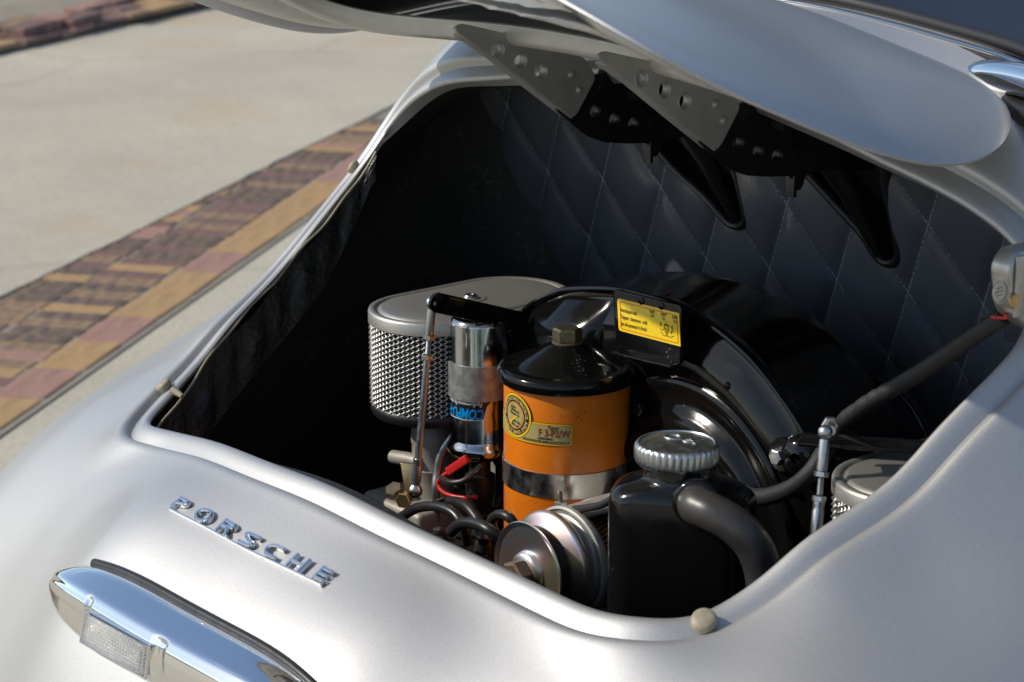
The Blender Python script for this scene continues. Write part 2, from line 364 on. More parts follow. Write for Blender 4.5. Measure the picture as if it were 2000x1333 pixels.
while t < 3.3:                                   # two soldier courses, every brick laid across the strip
    w = .066
    for d0 in (.2115, .3865):
        brick(paving, t + w / 2, d0 + random.gauss(0, .004), w - .005, .172, .014, random.choices([0, 1, 2, 4, 3], [1.6, 2.6, 4.6, 3.6, .8])[0], -.0015)
    t += w
border = tag(bpy.data.objects.new('brick_border', None), kind='structure'); COL.objects.link(border); border.location = (-6.8, 3.6, 0)
B0 = hit(-60, 118, 2, .02)[:2]; B1 = hit(430, 2, 2, .02)[:2]; bd = unit(B1 - B0); bn = np.array([-bd[1], bd[0]]); bn = bn if bn @ (B0 - CAM[:2]) > 0 else -bn
sheet('sand_border', [tuple(B0 - bd * 2 + bn * .0), tuple(B1 + bd * 3), tuple(B1 + bd * 3 + bn * 4), tuple(B0 - bd * 2 + bn * 4)], .024, SAND)
BL_ = np.linalg.norm(B1 - B0)
def brick_w(c, h, mi, ang):
    key = ('b', mi, h)
    if key not in brick_me:
        V, Fc = box((0, 0, 0), .215, .105, h, bev=.006); me = bpy.data.meshes.new('brick'); me.from_pydata([tuple(v) for v in V], [], Fc); me.materials.append(BR[mi]); brick_me[key] = me
    o = bpy.data.objects.new('brick', brick_me[key]); COL.objects.link(o); o.location = (c[0], c[1], .02 + h / 2); o.rotation_euler = (random.gauss(0, .03), random.gauss(0, .03), ang); attach(o, border)
bang = math.atan2(bd[1], bd[0])
for k in range(-3, int(BL_ / .225) + 5):
    for row in range(3):
        if row == 2 and k % 3 == 0: continue
        brick_w(B0 + bd * (k * .225 + row * .11) + bn * (.06 + row * .112 + random.gauss(0, .006)),   .022 if row < 2 else .034, random.choice([1, 3, 1, 4, 0]), bang + random.gauss(0, .04))
for px, py in ((60, 60), (150, 42), (95, 50)):
    brick_w(hit(px, py, 2, .05)[:2], .055, random.choice([3, 1]), bang + random.gauss(0, .1))
# low wooded rise all round, far away (seen mirrored in the chrome)
def rise(u, v):
    a = 2 * pi * u; r = 160 - 60 * v; h = 9.5 * sin(min(1, (1 - v) * 1.6) * pi / 2) * (1 + .35 * sin(7 * a) + .22 * sin(17 * a + 1) + .12 * sin(41 * a))
    return (r * cos(a), r * sin(a), h if v < 1 else -.5)
HILL = mat('far_woods', (.045, .06, .025), .95, nscale=.15, col2=(.085, .08, .045), namt=.15)
V, Fc = grid(rise, 240, 8, True); tag(new_obj('hills', V, Fc, HILL), kind='structure')

# ---------------------------------------------------------------- body surface
E_SYM = [(0, .088, .820), (.1, .091, .815), (.2, .10, .808), (.3, .114, .794), (.34, .122, .790), (.37, .14, .791), (.388, .165, .801), (.405, .212, .824), (.415, .25, .85),
         (.435, .321, .887), (.443, .375, .927), (.455, .447, .982), (.448, .471, 1.014), (.43, .484, 1.043), (.39, .484, 1.068), (.34, .48, 1.086), (.27, .482, 1.100), (.15, .488, 1.122), (0, .492, 1.142)]
E_R = list(E_SYM); E_R[3] = (.3, .114, .797); E_R[4] = (.34, .122, .797); E_R[5] = (.37, .14, .799)
E_L = [(-x, y, z) for x, y, z in E_SYM]; E_L[4] = (-.35, .114, .785); E_L[5] = (-.375, .132, .785); E_L[3] = (-.3, .110, .791); E_L[2] = (-.2, .099, .807)
def tps_fit(P, Z, lam=None):
    P = np.array(P); n = len(P); d = np.linalg.norm(P[:, None] - P[None], axis=2); K = np.where(d > 0, d ** 2 * np.log(d + 1e-12), 0) + (np.eye(n) * 1e-6 if lam is None else np.diag(lam))
    A = np.zeros((n + 3, n + 3)); A[:n, :n] = K; A[:n, n] = 1; A[:n, n + 1:] = P; A[n, :n] = 1; A[n + 1:, :n] = P.T
    w = np.linalg.solve(A, np.concatenate([Z, [0, 0, 0]]))
    def f(x, y):
        q = np.array([x, y]); dd = np.linalg.norm(P - q, axis=1); k = np.where(dd > 0, dd ** 2 * np.log(dd + 1e-12), 0)
        return float(k @ w[:n] + w[n] + w[n + 1] * x + w[n + 2] * y)
    return f
BODY = [(0, .0, .782), (0, -.05, .732), (0, -.1, .695), (0, -.14, .625), (0, -.17, .5), (.2, .02, .778), (.08, -.05, .732), (.16, -.05, .729), (.2, -.05, .719), (.2, -.1, .668), (.2, -.15, .5),
        (.35, .06, .745), (.35, 0, .70), (.35, -.06, .62), (.35, -.12, .45), (.45, .13, .768), (.45, .05, .712), (.45, -.05, .57), (.5, .149, .77), (.5, .3, .822), (.50, .45, .912), (.49, .38, .865), (.48, .32, .838), (.47, .26, .820),
        (.6, .077, .676), (.6, .205, .748), (.6, .338, .803), (.6, .421, .832), (.6, .55, .87), (.6, 0, .60), (.6, -.1, .42), (.7, .128, .63), (.7, .26, .69), (.7, .4, .735), (.7, .6, .75),
        (.8, .15, .50), (.8, .3, .56), (.8, .45, .60), (.86, .3, .40), (.5, .529, .99), (.5, .60, 1.05), (.55, .45, .862), (.56, .62, .985), (.65, .75, .88),
        (0, .66, 1.187), (.15, .645, 1.186), (.3, .61, 1.182), (.42, .57, 1.152), (0, .57, 1.165), (.15, .66, 1.19), (.32, .63, 1.19), (0, .78, 1.21), (.4, .75, 1.17),
        (0, .3, 1.022), (.2, .3, 1.0), (.35, .3, .935), (0, .18, .915), (.25, .18, .895), (0, .4, 1.085), (.25, .4, 1.06)]
def sym(L):
    out = []
    for x, y, z in L:
        out.append((x, y, z))
        if x > 1e-6: out.append((-x, y, z))
    return out
def mkf(ringpts):
    B_s = sym(BODY); S_ = B_s + ringpts; return tps_fit([(a, b) for a, b, c in S_], np.array([c for a, b, c in S_]), [(.001 if abs(b + .05) < .005 and abs(a) < .21 else .012) for a, b, c in B_s] + [.0015] * len(ringpts))
f0 = mkf(sym(E_SYM))
def fgrad(f, x, y, e=.004): return (f(x + e, y) - f(x - e, y)) / (2 * e), (f(x, y + e) - f(x, y - e)) / (2 * e)
def fnorm(f, x, y): gx, gy = fgrad(f, x, y); return unit((-gx, -gy, 1))
def loop_frames(pts, f, closed=True):
    n = len(pts); fr = []
    for i, p in enumerate(pts):
        t = unit(pts[(i + 1) % n] - pts[i - 1]); N = fnorm(f, p[0], p[1]); N = unit(N - t * np.dot(N, t)); O = np.cross(t, N); fr.append((p, O, N))
    return fr
closed_pts = E_R + [p for p in E_L[::-1][1:-1]]
def even_loop(P, n):
    P = P + [P[0]]; d = [0]
    for a, b in zip(P, P[1:]): d.append(d[-1] + np.linalg.norm(b - a))
    A = np.array(P); t_ = np.linspace(0, d[-1], n, endpoint=False); L = np.array([np.interp(t_, d, A[:, k]) for k in range(3)]).T
    for it in range(44):
        for w in (.5, -.515): L = L + w * ((np.roll(L, 1, 0) + np.roll(L, -1, 0)) / 2 - L)
    return [p for p in L]
loop = even_loop(catmull(closed_pts, 10, True), 288); NL = len(loop)
fr0 = loop_frames(loop, f0)
symloop = even_loop(catmull(E_SYM + [(-x, y, z) for x, y, z in E_SYM[::-1][1:-1]], 10, True), 144)
sf = loop_frames(symloop, f0)
ringctl = [tuple(p + O * .031 + N * .007) for p, O, N in sf[::2]]
f = mkf(ringctl)
fr = []
FRM = loop_frames(loop, f0)
# smooth frames a little
def smooth_frames(FR, it=3):
    for _ in range(it):
        n = len(FR); FR = [(FR[i][0], unit(FR[i - 1][1] + FR[i][1] + FR[(i + 1) % n][1]), unit(FR[i - 1][2] + FR[i][2] + FR[(i + 1) % n][2])) for i in range(n)]
    return FR
FRM = smooth_frames(FRM, 8)

car = thing('sports_car', (0, .3, 0), 'silver classic rear-engined sports car tail with its engine lid raised over the open bay', 'car')
# lip + panel as one skin
SEC = [(.004, -.030), (.0008, -.012), (.0, -.004), (.0012, -.0012), (.004, 0), (.009, .0006), (.016, -.0006), (.0205, -.0022), (.0225, -.0026), (.0238, -.0010), (.0245, .0025), (.0262, .0052), (.029, .0066)]
def ret(p, h):        # the turned-down edge is short along the sides and front, deeper round the top corners
    if h > -.01: return h
    k = min(1, max(0, (p[1] - .468) / .025)); return h * (.25 + .45 * k)
rings = [[p + O * o + N * ret(p, h) for p, O, N in FRM] for (o, h) in SEC]
S0 = [p + O * .033 + N * .0073 for p, O, N in FRM]
cen = np.array([0, .28])
def outer_pt(p):
    d = p[:2] - cen; a = math.atan2(d[1], d[0]); c_, s_ = cos(a), sin(a); b = .50 if s_ > 0 else .455; e = 3.2
    r = 1 / ((abs(c_) / .87) ** e + (abs(s_) / b) ** e) ** (1 / e); return cen + r * np.array([c_, s_])
steps = [0, .012, .03, .055, .09, .13, .18, .23, .28, .34, .40, .46, .52, .58, .64, .70, .76, .82, .88, .94, 1.0]
off = [s[2] - f(s[0], s[1]) for s in S0]
for s in steps:
    R2 = []
    for i, p in enumerate(S0):
        q = p[:2] * (1 - s) + outer_pt(p) * s; fade = max(0, 1 - s / .13)
        R2.append(np.array([q[0], q[1], f(q[0], q[1]) + off[i] * fade * fade * (3 - 2 * fade)]))
    rings.append(R2)
low = [np.array([q[0] * 1.005, q[1], min(q[2] - .05, .32)]) for q in rings[-1]]
V = [p for R in rings for p in R] ; Fc = []
for j in range(len(rings) - 1):
    for i in range(NL): Fc.append((j * NL + i, j * NL + (i + 1) % NL, (j + 1) * NL + (i + 1) % NL, (j + 1) * NL + i))
body = new_obj('body_shell', V, Fc, SILVER, car, angle=60)

# engine bay liner
plan = []
def bayplan(p):
    x, y = p[0], p[1]
    d = np.array([x, y - .33]); a = math.atan2(d[1], d[0]); c_, s_ = cos(a), sin(a); e = 5
    r = 1 / ((abs(c_) / .515) ** e + (abs(s_) / (.43 if s_ > 0 else .225)) ** e) ** (1 / e); return np.array([r * c_, .33 + r * s_])
R0 = [p + O * .0045 + N * (ret(p, -.028) - .0) for p, O, N in FRM]; R1 = []; R2 = []; R3 = []
for p in R0:
    q = bayplan(p); z = min(f(q[0], q[1]) - .03, p[2] + .02); R1.append(np.array([q[0], q[1], z])); R2.append(np.array([q[0], q[1], .62])); R3.append(np.array([q[0] * .98, q[1], .40]))
lin = []
for A, B, nn in ((R0, R1, 3), (R1, R2, 8), (R2, R3, 4)):
    for k in range(nn):
        lin.append([a * (1 - k / nn) + b * (k / nn) for a, b in zip(A, B)])
lin.append(R3)
V = [p for R in lin for p in R]; Fc = []
for j in range(len(lin) - 1):
    for i in range(NL): Fc.append((j * NL + i, j * NL + (i + 1) % NL, (j + 1) * NL + (i + 1) % NL, (j + 1) * NL + i))
Fc.append(tuple((len(lin) - 1) * NL + i for i in range(NL)))
new_obj('bay_liner', V, Fc, LINER, car, angle=60)
# tar felt strip hanging inside the left edge, its top curled away from the lip
idx = [i for i in range(NL) if FRM[i][0][0] < -.30 and .10 < FRM[i][0][1] < .47 ]
def felt(u, v):
    k = u * (len(idx) - 1); i0 = int(k); i1 = min(i0 + 1, len(idx) - 1); t_ = k - i0
    p = FRM[idx[i0]][0] * (1 - t_) + FRM[idx[i1]][0] * t_; O = FRM[idx[i0]][1]
    w = .068 * (.35 + .65 * min(1, sin(pi * min(max(u, .02), .98)) * 1.6))
    wob = .0035 * sin(u * 31) + .003 * sin(u * 67 + 1) + .003 * random.random()
    return p - O * (.004 + .012 * v + wob * (1 - abs(2 * v - 1))) + np.array([0, 0, -.016 - w * v + .004 * sin(u * 23) * (1 - v)])
V, Fc = grid(felt, 150, 16); new_obj('felt_strip', V, Fc, FELT, car, angle=None)
pk = []
for k in range(0, len(idx)):
    p, O, N = FRM[idx[k]]; u = k / (len(idx) - 1)
    pk.append(p - O * (.004 + .007 * max(0, sin((1 - u) * 9)) + .001 * sin(u * 50)) + np.array([0, 0, -.010 - .007 * max(0, sin((1 - u) * 9)) - .0015 * sin(u * 37)]))
V, Fc = tube(catmull(pk, 3), .0014, 8); new_obj('rubber_bead', V, Fc, CREAM_RUBBER, car)

# rubber buffers on the lip
def buffer_at(px, py, r=.0105, h=.012, lab=None, ofs=.014, capscale=1):
    tgt = None; best = 1e9
    for p, O, N in FRM:
        q = p + O * ofs; d = q - CAM; z = d @ F_; x = 1000 + FPX * (d @ R_) / z; y = 667 - FPX * (d @ U_) / z
        e = math.hypot(x - px, y - py)
        if e < best: best = e; tgt = (q, N)
    q, N = tgt; prof = [(r * .75, -.004), (r * .8, .002), (r, .0035), (r, h * .62), (r * .93, h * .80), (r * .75, h * .90), (r * .4, h * .95), (0, h * .96)]
    V, Fc = lathe(prof, q, N, 28); o = new_obj('lid_buffer', V, Fc, CREAM_RUBBER, car, angle=50); return o
buffer_at(1375, 1210); buffer_at(323, 752, .0085, .010); buffer_at(688, 327, .008, .010); buffer_at(2000, 660, .0105)
a = hit(338, 762, 0, -.376); b = hit(356, 775, 0, -.362)
V, Fc = tube([a, (a + b) / 2, b], .0045, 12, rfun=lambda t: 1 - .45 * t); new_obj('buffer_stem', V, Fc, CREAM_RUBBER, car)

# ---------------------------------------------------------------- engine lid (modelled closed, then swung open about its hinge axis)
HY, HZ, TH = .557, 1.046, radians(57)
def swing0(p):
    y, z = p[1] - HY, p[2] - HZ; return np.array([p[0], HY + y * cos(TH) + z * sin(TH), HZ - y * sin(TH) + z * cos(TH)])
LXW = .433
side = np.array([swing0((LXW, y, f(LXW, y) + .002))[1:] for y in np.linspace(.08, .47, 40)]); side = side[np.argsort(side[:, 0])]
# measured run of the side edge of the raised lid, as height over distance forward
want = np.array([(*hit(x, y, 0, LXW)[1:],) for x, y in ((1080, 0), (1190, 56), (1300, 108), (1400, 152), (1500, 196), (1605, 243), (1700, 278), (1815, 312))])
cy = [float(v) for v in want[:, 0]] + [.41, .44, .48, .52, .58]; cz = [float(v) for v in want[:, 1] - np.interp(want[:, 0], side[:, 0], side[:, 1])] + [-.001, .005, .014, .022, .030]
CY = np.linspace(-.15, .70, 171); CZ = np.interp(CY, cy, cz)
for _ in range(60): CZ[1:-1] = (CZ[:-2] + 2 * CZ[1:-1] + CZ[2:]) / 4
def swing(p):
    q = swing0(p); q[2] += float(np.interp(q[1], CY, CZ)); return q
lo = []
for p, O, N in FRM:
    d = np.array([p[0], p[1] - .27]); th = math.atan2(d[1], d[0]); c_, s_ = cos(th), sin(th); e_ = 7.0 if s_ > 0 else 4.6
    r = 1 / ((abs(c_) / LXW) ** e_ + (abs(s_) / (.204 if s_ > 0 else .200)) ** e_) ** (1 / e_); lo.append(np.array([r * c_, .27 + r * s_]))
lc = np.array([0, .27])
def lidz(x, y): return f(x, y)
rr = [0, .1, .2, .3, .4, .5, .6, .68, .76, .82, .88, .92, .95, .975, .99, 1.0]
V = []; Fc = []; 
def lidp(r, i, h):
    q = lc + (lo[i] - lc) * r; N = fnorm(f, q[0], q[1]); base = f(q[0], q[1]) + .002
    if r > .93: base -= .006 * ((r - .93) / .07) ** 2
    return swing(np.array([q[0], q[1], base]) + N * h)
top = [[lidp(r, i, 0) for i in range(NL)] for r in rr[1:]]
hem = [[lidp(1.0, i, -.0025) for i in range(NL)], [lidp(.992, i, -.0045) for i in range(NL)], [lidp(.965, i, -.0045) for i in range(NL)], [lidp(.95, i, -.0030) for i in range(NL)]]
def fan(allr, first, name, mt, par, ang):
    V = [first] if first is not None else []; k0 = len(V); Fc = []
    V += [p for R in allr for p in R]
    if k0: Fc += [(0, 1 + i, 1 + (i + 1) % NL) for i in range(NL)]
    for j in range(len(allr) - 1):
        for i in range(NL): Fc.append((k0 + j * NL + i, k0 + j * NL + (i + 1) % NL, k0 + (j + 1) * NL + (i + 1) % NL, k0 + (j + 1) * NL + i))
    return new_obj(name, V, Fc, mt, par, angle=ang)
lid = fan(top + hem, lidp(0, 0, 0), 'engine_lid', SILVER, car, 50)
fan([[lidp(r, i, -.0030) for i in range(NL)] for r in (.1, .2, .3, .4, .5, .6, .7, .8, .9, .95)], lidp(0, 0, -.0030), 'inner_skin', SILVER_GLOSS, lid, 50)
# pressed inner frame with its big cut-out
SKN = np.array([lidp(r, i, -.007) for r in (.55, .6, .65, .7, .75, .8, .85, .9, .95, .98) for i in range(0, NL, 2)])
def fr_pt(i, a_, b_, dz):
    d = lo[i] - lc; th = math.atan2(d[1], d[0]); c_, s_ = cos(th), sin(th); e = 4.2
    r = 1 / ((abs(c_) / a_) ** e + (abs(s_) / b_) ** e) ** (1 / e); x, y = r * c_, .190 + r * s_
    k = min(1, max(0, (.365 - y) / .16)); k = k * k * (3 - 2 * k)
    z = 1.172 + (.365 - y) * .40 - .25 * x * x + .16 * x * x * k + dz
    dd = (SKN[:, 0] - x) ** 2 + (SKN[:, 1] - y) ** 2; nn_ = np.argsort(dd)[:4]; w_ = 1 / (dd[nn_] + 1e-6); zs = float((SKN[nn_, 2] * w_).sum() / w_.sum()) - .008
    return np.array([x, y, min(z, zs + dz * .3)])
def mixp(i, r, h, a_, b_, dz, t_): return lidp(r, i, h) * (1 - t_) + fr_pt(i, a_, b_, dz) * t_
loops = [[lidp(.965, i, -.0055) for i in range(NL)], [lidp(.955, i, -.010) for i in range(NL)], [lidp(.935, i, -.015) for i in range(NL)], [lidp(.90, i, -.018) for i in range(NL)]]
for t_ in (.25, .5, .75): loops.append([mixp(i, .90 - .06 * t_, -.018, .355, .196, 0, t_) for i in range(NL)])
for a_, b_, dz in ((.345, .188, -.001), (.337, .180, -.0015), (.332, .1765, .0005), (.329, .1745, .004), (.328, .174, .010), (.329, .175, .015), (.333, .178, .0175), (.342, .187, .019)): loops.append([fr_pt(i, a_, b_, dz) for i in range(NL)])
V = [p for R in loops for p in R]; Fc = []
for j in range(len(loops) - 1):
    for i in range(NL): Fc.append((j * NL + i, j * NL + (i + 1) % NL, (j + 1) * NL + (i + 1) % NL, (j + 1) * NL + i))
new_obj('inner_frame', V, Fc, SILVER_IN, lid, angle=45)
# ---------------------------------------------------------------- hinges
def plate_x(name, poly, holes, x, th, mt, par, rnd=.006):
    sp = [round_poly(poly, rnd)] + [circle2(a, b, r) for a, b, r in holes]
    V, Fc = curve_mesh(sp, th / 2, .0006, lambda a, b, c: (x + c, a, b)); return new_obj(name, V, Fc, mt, par, angle=40)
def rim_x(par, y, z, r, x, mt):
    V, Fc = lathe([(r * 1.16, .0004), (r * 1.10, .0018), (r, .0012), (r * .97, -.004), (r * .97, -.008)], (x, y, z), (1, 0, 0), 28, caps=False); new_obj('hole_flange', V, Fc, mt, par, angle=60)
def rivet_x(par, y, z, x, mt, r=.0042):
    V, Fc = lathe([(r, 0), (r * .95, r * .35), (r * .6, r * .75), (0, r * .9)], (x, y, z), (1, 0, 0), 20); new_obj('rivet', V, Fc, mt, par)
for s in (1, -1):
    X = .1 * s
    up = plate_x('lid_hinge_arm', [(.303, 1.187), (.350, 1.157), (.405, 1.117), (.446, 1.088), (.452, 1.092), (.475, 1.124), (.462, 1.142), (.44, 1.154), (.37, 1.175), (.312, 1.191)], [(.354, 1.163, .0068), (.381, 1.150, .0068), (.406, 1.137, .0068)], X, .003, GREY_ARM, car)
    for yy, zz in ((.354, 1.163), (.381, 1.150), (.406, 1.137)): rim_x(up, yy, zz, .0068, X + .0015, GREY_ARM)
    rivet_x(up, .4435, 1.130, X + .0018, GREY_ARM); rivet_x(up, .4535, 1.114, X + .0018, GREY_ARM)
    # returned lower flange
    fl = MB(); pth = [(.316, 1.179), (.350, 1.157), (.405, 1.117), (.446, 1.088)]
    for (a, b), (c, d) in zip(pth, pth[1:]): fl.add(*box((X - .007, (a + c) / 2, (b + d) / 2), .016, math.hypot(c - a, d - b) + .001, .0025, ax=((1, 0, 0), unit((0, c - a, d - b)), unit(np.cross((1, 0, 0), (0, c - a, d - b))))))
    fl.obj('arm_flange', GREY_ARM, up)
    dn = plate_x('body_hinge_arm', [(.428, 1.098), (.447, 1.083), (.466, 1.068), (.49, 1.058), (.52, 1.053), (.549, 1.050), (.551, 1.040), (.557, 1.034), (.563, 1.038), (.566, 1.050), (.60, 1.050), (.66, 1.04), (.665, 1.09), (.60, 1.11), (.55, 1.115), (.50, 1.125), (.47, 1.125)],
                 [(.477, 1.090, .0062), (.502, 1.079, .0062), (.527, 1.072, .0062)], X - .004, .003, BLACK_ARM, car)
    for yy, zz in ((.477, 1.090), (.502, 1.079), (.527, 1.072)): rim_x(dn, yy, zz, .0062, X - .0025, BLACK_ARM)
    V, Fc = lathe([(.011, 0), (.011, .002), (.0085, .003), (.0085, .0045), (.003, .005), (0, .005)], (X - .0025, .557, 1.069), (1, 0, 0), 24); new_obj('pivot_washer', V, Fc, BLACK_ARM, dn)
    V, Fc = box((X - .006, .551, 1.040), .012, .004, .022, bev=.0006); new_obj('stop_tab', V, Fc, BLACK_ARM, dn)
    V, Fc = box((X - .006, .475 + .012, 1.118), .010, .004, .022, ax=((1, 0, 0), (0, .9, -.43), (0, .43, .9)), bev=.0006); new_obj('stop_tab', V, Fc, BLACK_ARM, dn)
    V, Fc = tube([(X - .05, .52, 1.108), (X - .02, .525, 1.104), (X + .01, .53, 1.10)], .009, 14); new_obj('torsion_spring', V, Fc, BLACK_ARM, dn)
    # long black trough behind the arm down to the pad
    tr = MB(); tr.add(*tube([(X - .03, .60, 1.085), (X - .015, .64, 1.02), (X, .668, .955)], .018, 14, rfun=lambda t: 1 - .75 * t)); tr.obj('spring_trough', BLACK_ARM, dn)

# ---------------------------------------------------------------- quilted bulkhead pad
def pad_y(z): return .685 + (.94 - z) * .35
A_ = np.array([-.022, -.0715]); B_ = np.array([.073, -.0645])
ORG = np.array([-.069, .905]); MI = np.linalg.inv(np.array([A_, B_]).T)
def lat(x, z):      # measured on the plane y=.69
    return MI @ (np.array([x, z]) - ORG)
def pad_xz(x69, z69):        # move a point of the y=.69 plane along its sight line to the leaning pad
    P = np.array([x69, .69, z69]); d = P - CAM; 
    for _ in range(8):
        t_ = (pad_y(P[2]) - P[1]) / d[1]; P = P + d * t_
    return P
def quilt(x, z):
    # invert: position -> lattice coordinate in the y=.69 projection
    P = np.array([x, pad_y(z), z]); d = P - CAM; t_ = (.69 - P[1]) / d[1]; Q = P + d * t_; a, b = lat(Q[0], Q[2])
    da = abs(a - round(a)); db = abs(b - round(b)); h = (1 - math.exp(-da / .07)) * (1 - math.exp(-db / .07))
    return .0105 * h * (.6 + .4 * sin(pi * (a % 1)) * sin(pi * (b % 1)))
TEAR = []
for pts in ([(1285, 285), (1330, 335), (1380, 380), (1415, 420), (1432, 436), (1450, 441), (1463, 433), (1464, 415), (1458, 385), (1449, 350), (1440, 320), (1440, 260), (1350, 200), (1280, 220)],
            [(1585, 340), (1640, 400), (1690, 455), (1712, 490), (1728, 508), (1745, 514), (1760, 506), (1763, 485), (1757, 450), (1748, 410), (1738, 360), (1725, 300), (1640, 250), (1580, 270)]):
    TEAR.append([pad_xz(*hit(x, y, 1, .69)[[0, 2]]) for x, y in pts])
def inside(x, z, poly):
    c = False; n = len(poly)
    for i in range(n):
        x1, z1, x2, z2 = poly[i][0], poly[i][2], poly[i - 1][0], poly[i - 1][2]
        if (z1 > z) != (z2 > z) and x < (x2 - x1) * (z - z1) / (z2 - z1) + x1: c = not c
    return c
x0, x1, z0, z1 = -.512, .50, .66, 1.125; nx, nz = 290, 140
V = []; Fc = []; ok = []
for j in range(nz):
    for i in range(nx):
        x = x0 + (x1 - x0) * i / (nx - 1); z = z0 + (z1 - z0) * j / (nz - 1); V.append((x, pad_y(z) - quilt(x, z), z)); ok.append(not any(inside(x, z, T) for T in TEAR))
for j in range(nz - 1):
    for i in range(nx - 1):
        q = (j * nx + i, j * nx + i + 1, (j + 1) * nx + i + 1, (j + 1) * nx + i)
        if sum(ok[k] for k in q) >= 3: Fc.append(q)
pad = thing('quilted_bulkhead_pad', (0, .72, .66), 'dark navy diamond-quilted leather pad lining the back wall of the engine bay', 'padding')
new_obj('leather_cover', V, Fc, LEATHER, pad, angle=None)
st = MB()
for fam in (0, 1):
    D = A_ if fam == 0 else B_; O2 = B_ if fam == 0 else A_
    for k in range(-9, 10):
        for s in np.arange(-9, 9, .042):
            q = ORG + O2 * k + D * s
            if not (-.56 < q[0] < .42 and .70 < q[1] < 1.12): continue
            Pm = pad_xz(*q); 
            if abs(Pm[0]) > .50 or not (z0 < Pm[2] < z1) or any(inside(Pm[0], Pm[2], T) for T in TEAR): continue
            dd = pad_xz(*(q + D * .02)) - pad_xz(*q); t3 = unit(dd); c = Pm + np.array([0, -.0008, 0]); L = .0015
            n3 = np.array([0, -1, -.35]); s3 = unit(np.cross(t3, n3)) * .0006
            st.add([c - t3 * L - s3, c - t3 * L + s3, c + t3 * L + s3, c + t3 * L - s3, c + np.array([0, -.0007, 0])], [(0, 1, 4), (1, 2, 4), (2, 3, 4), (3, 0, 4)])
o = st.obj('stitching', THREAD, pad, smooth=False); tag(o, kind='stuff')
for T in TEAR:
    pts = catmull(T + [T[0]], 5)
    V, Fc = tube([p + np.array([0, -.004, 0]) for p in pts], .0062, 12, flat=.8); new_obj('cutout_piping', V, Fc, LEATHER_DK, pad)
    rw = MB(); c = sum(T) / len(T); n_ = len(T)
    Vb = [p + np.array([0, 0, 0]) for p in T] + [p * .9 + c * .1 + np.array([0, .05, 0]) for p in T]
    rw.add(Vb, [(i, (i + 1) % n_, n_ + (i + 1) % n_, n_ + i) for i in range(n_)] + [tuple(n_ + i for i in range(n_))]); rw.obj('cutout_pocket', LINER, pad)

# ---------------------------------------------------------------- rear window, seal and deck trim
seal = [(-.45, .56, 1.17), (-.32, .60, 1.186), (-.2, .635, 1.189), (-.1, .655, 1.190), (0, .665, 1.190), (.1, .655, 1.188), (.2, .633, 1.186), (.32, .597, 1.184), (.42, .55, 1.178), (.5, .49, 1.15)]
sp = catmull(seal, 8)
win = new_obj('window_seal', *tube([p + np.array([0, -.0065, -.0065]) for p in sp], .0052, 14), SEAL, car)
new_obj('seal_bead', *tube([p + np.array([.0, -.009, -.001]) for p in sp], .0028, 10), CHROME_DULL, win)
new_obj('upper_seal', *tube([p + np.array([0, .006, .006]) for p in sp], .0075, 12), SEAL, win)
V, Fc = grid(lambda u, v: sp[int(round(u * (len(sp) - 1)))] * np.array([1 - .25 * v, 1, 1]) + np.array([0, .003 + .42 * v, .008 + .30 * v - .05 * v * v]), len(sp), 14); new_obj('rear_window', V, Fc, GLASS_DK, car)
V, Fc = grid(lambda u, v: sp[int(round(u * (len(sp) - 1)))] * np.array([1.15, 1, 1]) + np.array([0, .0 + .05 * v + .9 * v, -.024 - .12 * v]), len(sp), 4); new_obj('parcel_shelf', V, Fc, BLACK_SATIN, car)
# chrome trim with rounded end, dark vent slot under it
cb = [hit(1903, 152, 1, .60), hit(1935, 150, 1, .585), hit(2000, 158, 1, .56), hit(2100, 185, 1, .52)]
V, Fc = tube(catmull(cb, 6), .0145, 18, rfun=lambda t: min(1, .55 + 3.2 * sqrt(t + .0)) if t < .14 else 1); ct = new_obj('deck_trim', V, Fc, CHROME, car)
vb = [hit(1915, 190, 1, .59), hit(1950, 200, 1, .575), hit(2000, 222, 1, .555), hit(2080, 255, 1, .52)]
V, Fc = tube(catmull(vb, 6), .011, 14); new_obj('vent_slot', V, Fc, SEAL, ct)
vb2 = [p + np.array([.004, -.008, -.004]) for p in vb]
V, Fc = tube(catmull(vb2, 6), .0022, 8); new_obj('slot_bead', V, Fc, STEEL, ct)

# ---------------------------------------------------------------- badge
bc = np.array([0, 0.0, f(0, 0)])
def surf_hit(px, py, lo_=1.6, hi_=3.0):
    r = ray(px, py); a = lo_
    while a < hi_:
        P = CAM + r * a
        if P[2] <= f(P[0], P[1]): break
        a += .002
    b0, b1 = a - .002, a
    for _ in range(20):
        mdl = (b0 + b1) / 2; P = CAM + r * mdl
        if P[2] <= f(P[0], P[1]): b1 = mdl
        else: b0 = mdl
    return CAM + r * b1
bl = surf_hit(336, 998); br_ = surf_hit(632, 1146); bm_ = surf_hit(480, 1073)
badge = new_obj('badge_bar', *tube([bl, bm_, br_], .0001, 4), CHROME, None); bpy.data.objects.remove(badge)
base = catmull([bl, surf_hit(408, 1034), bm_, surf_hit(556, 1109), br_], 12)
blen = sum(np.linalg.norm(base[i + 1] - base[i]) for i in range(len(base) - 1))
def on_badge(s, h, e):      # s metres along bar, h metres up the slope, e metres proud
    t_ = min(max(s / blen, 0), 1) * (len(base) - 1); i = min(int(t_), len(base) - 2); q = base[i] * (1 - (t_ - i)) + base[i + 1] * (t_ - i)
    N = fnorm(f, q[0], q[1]); T = unit(base[-1] - base[0]); Up = unit(np.cross(N, T)); q = q + Up * h + T * h * -.02
    z = f(q[0], q[1]); q[2] = z; return q + N * e
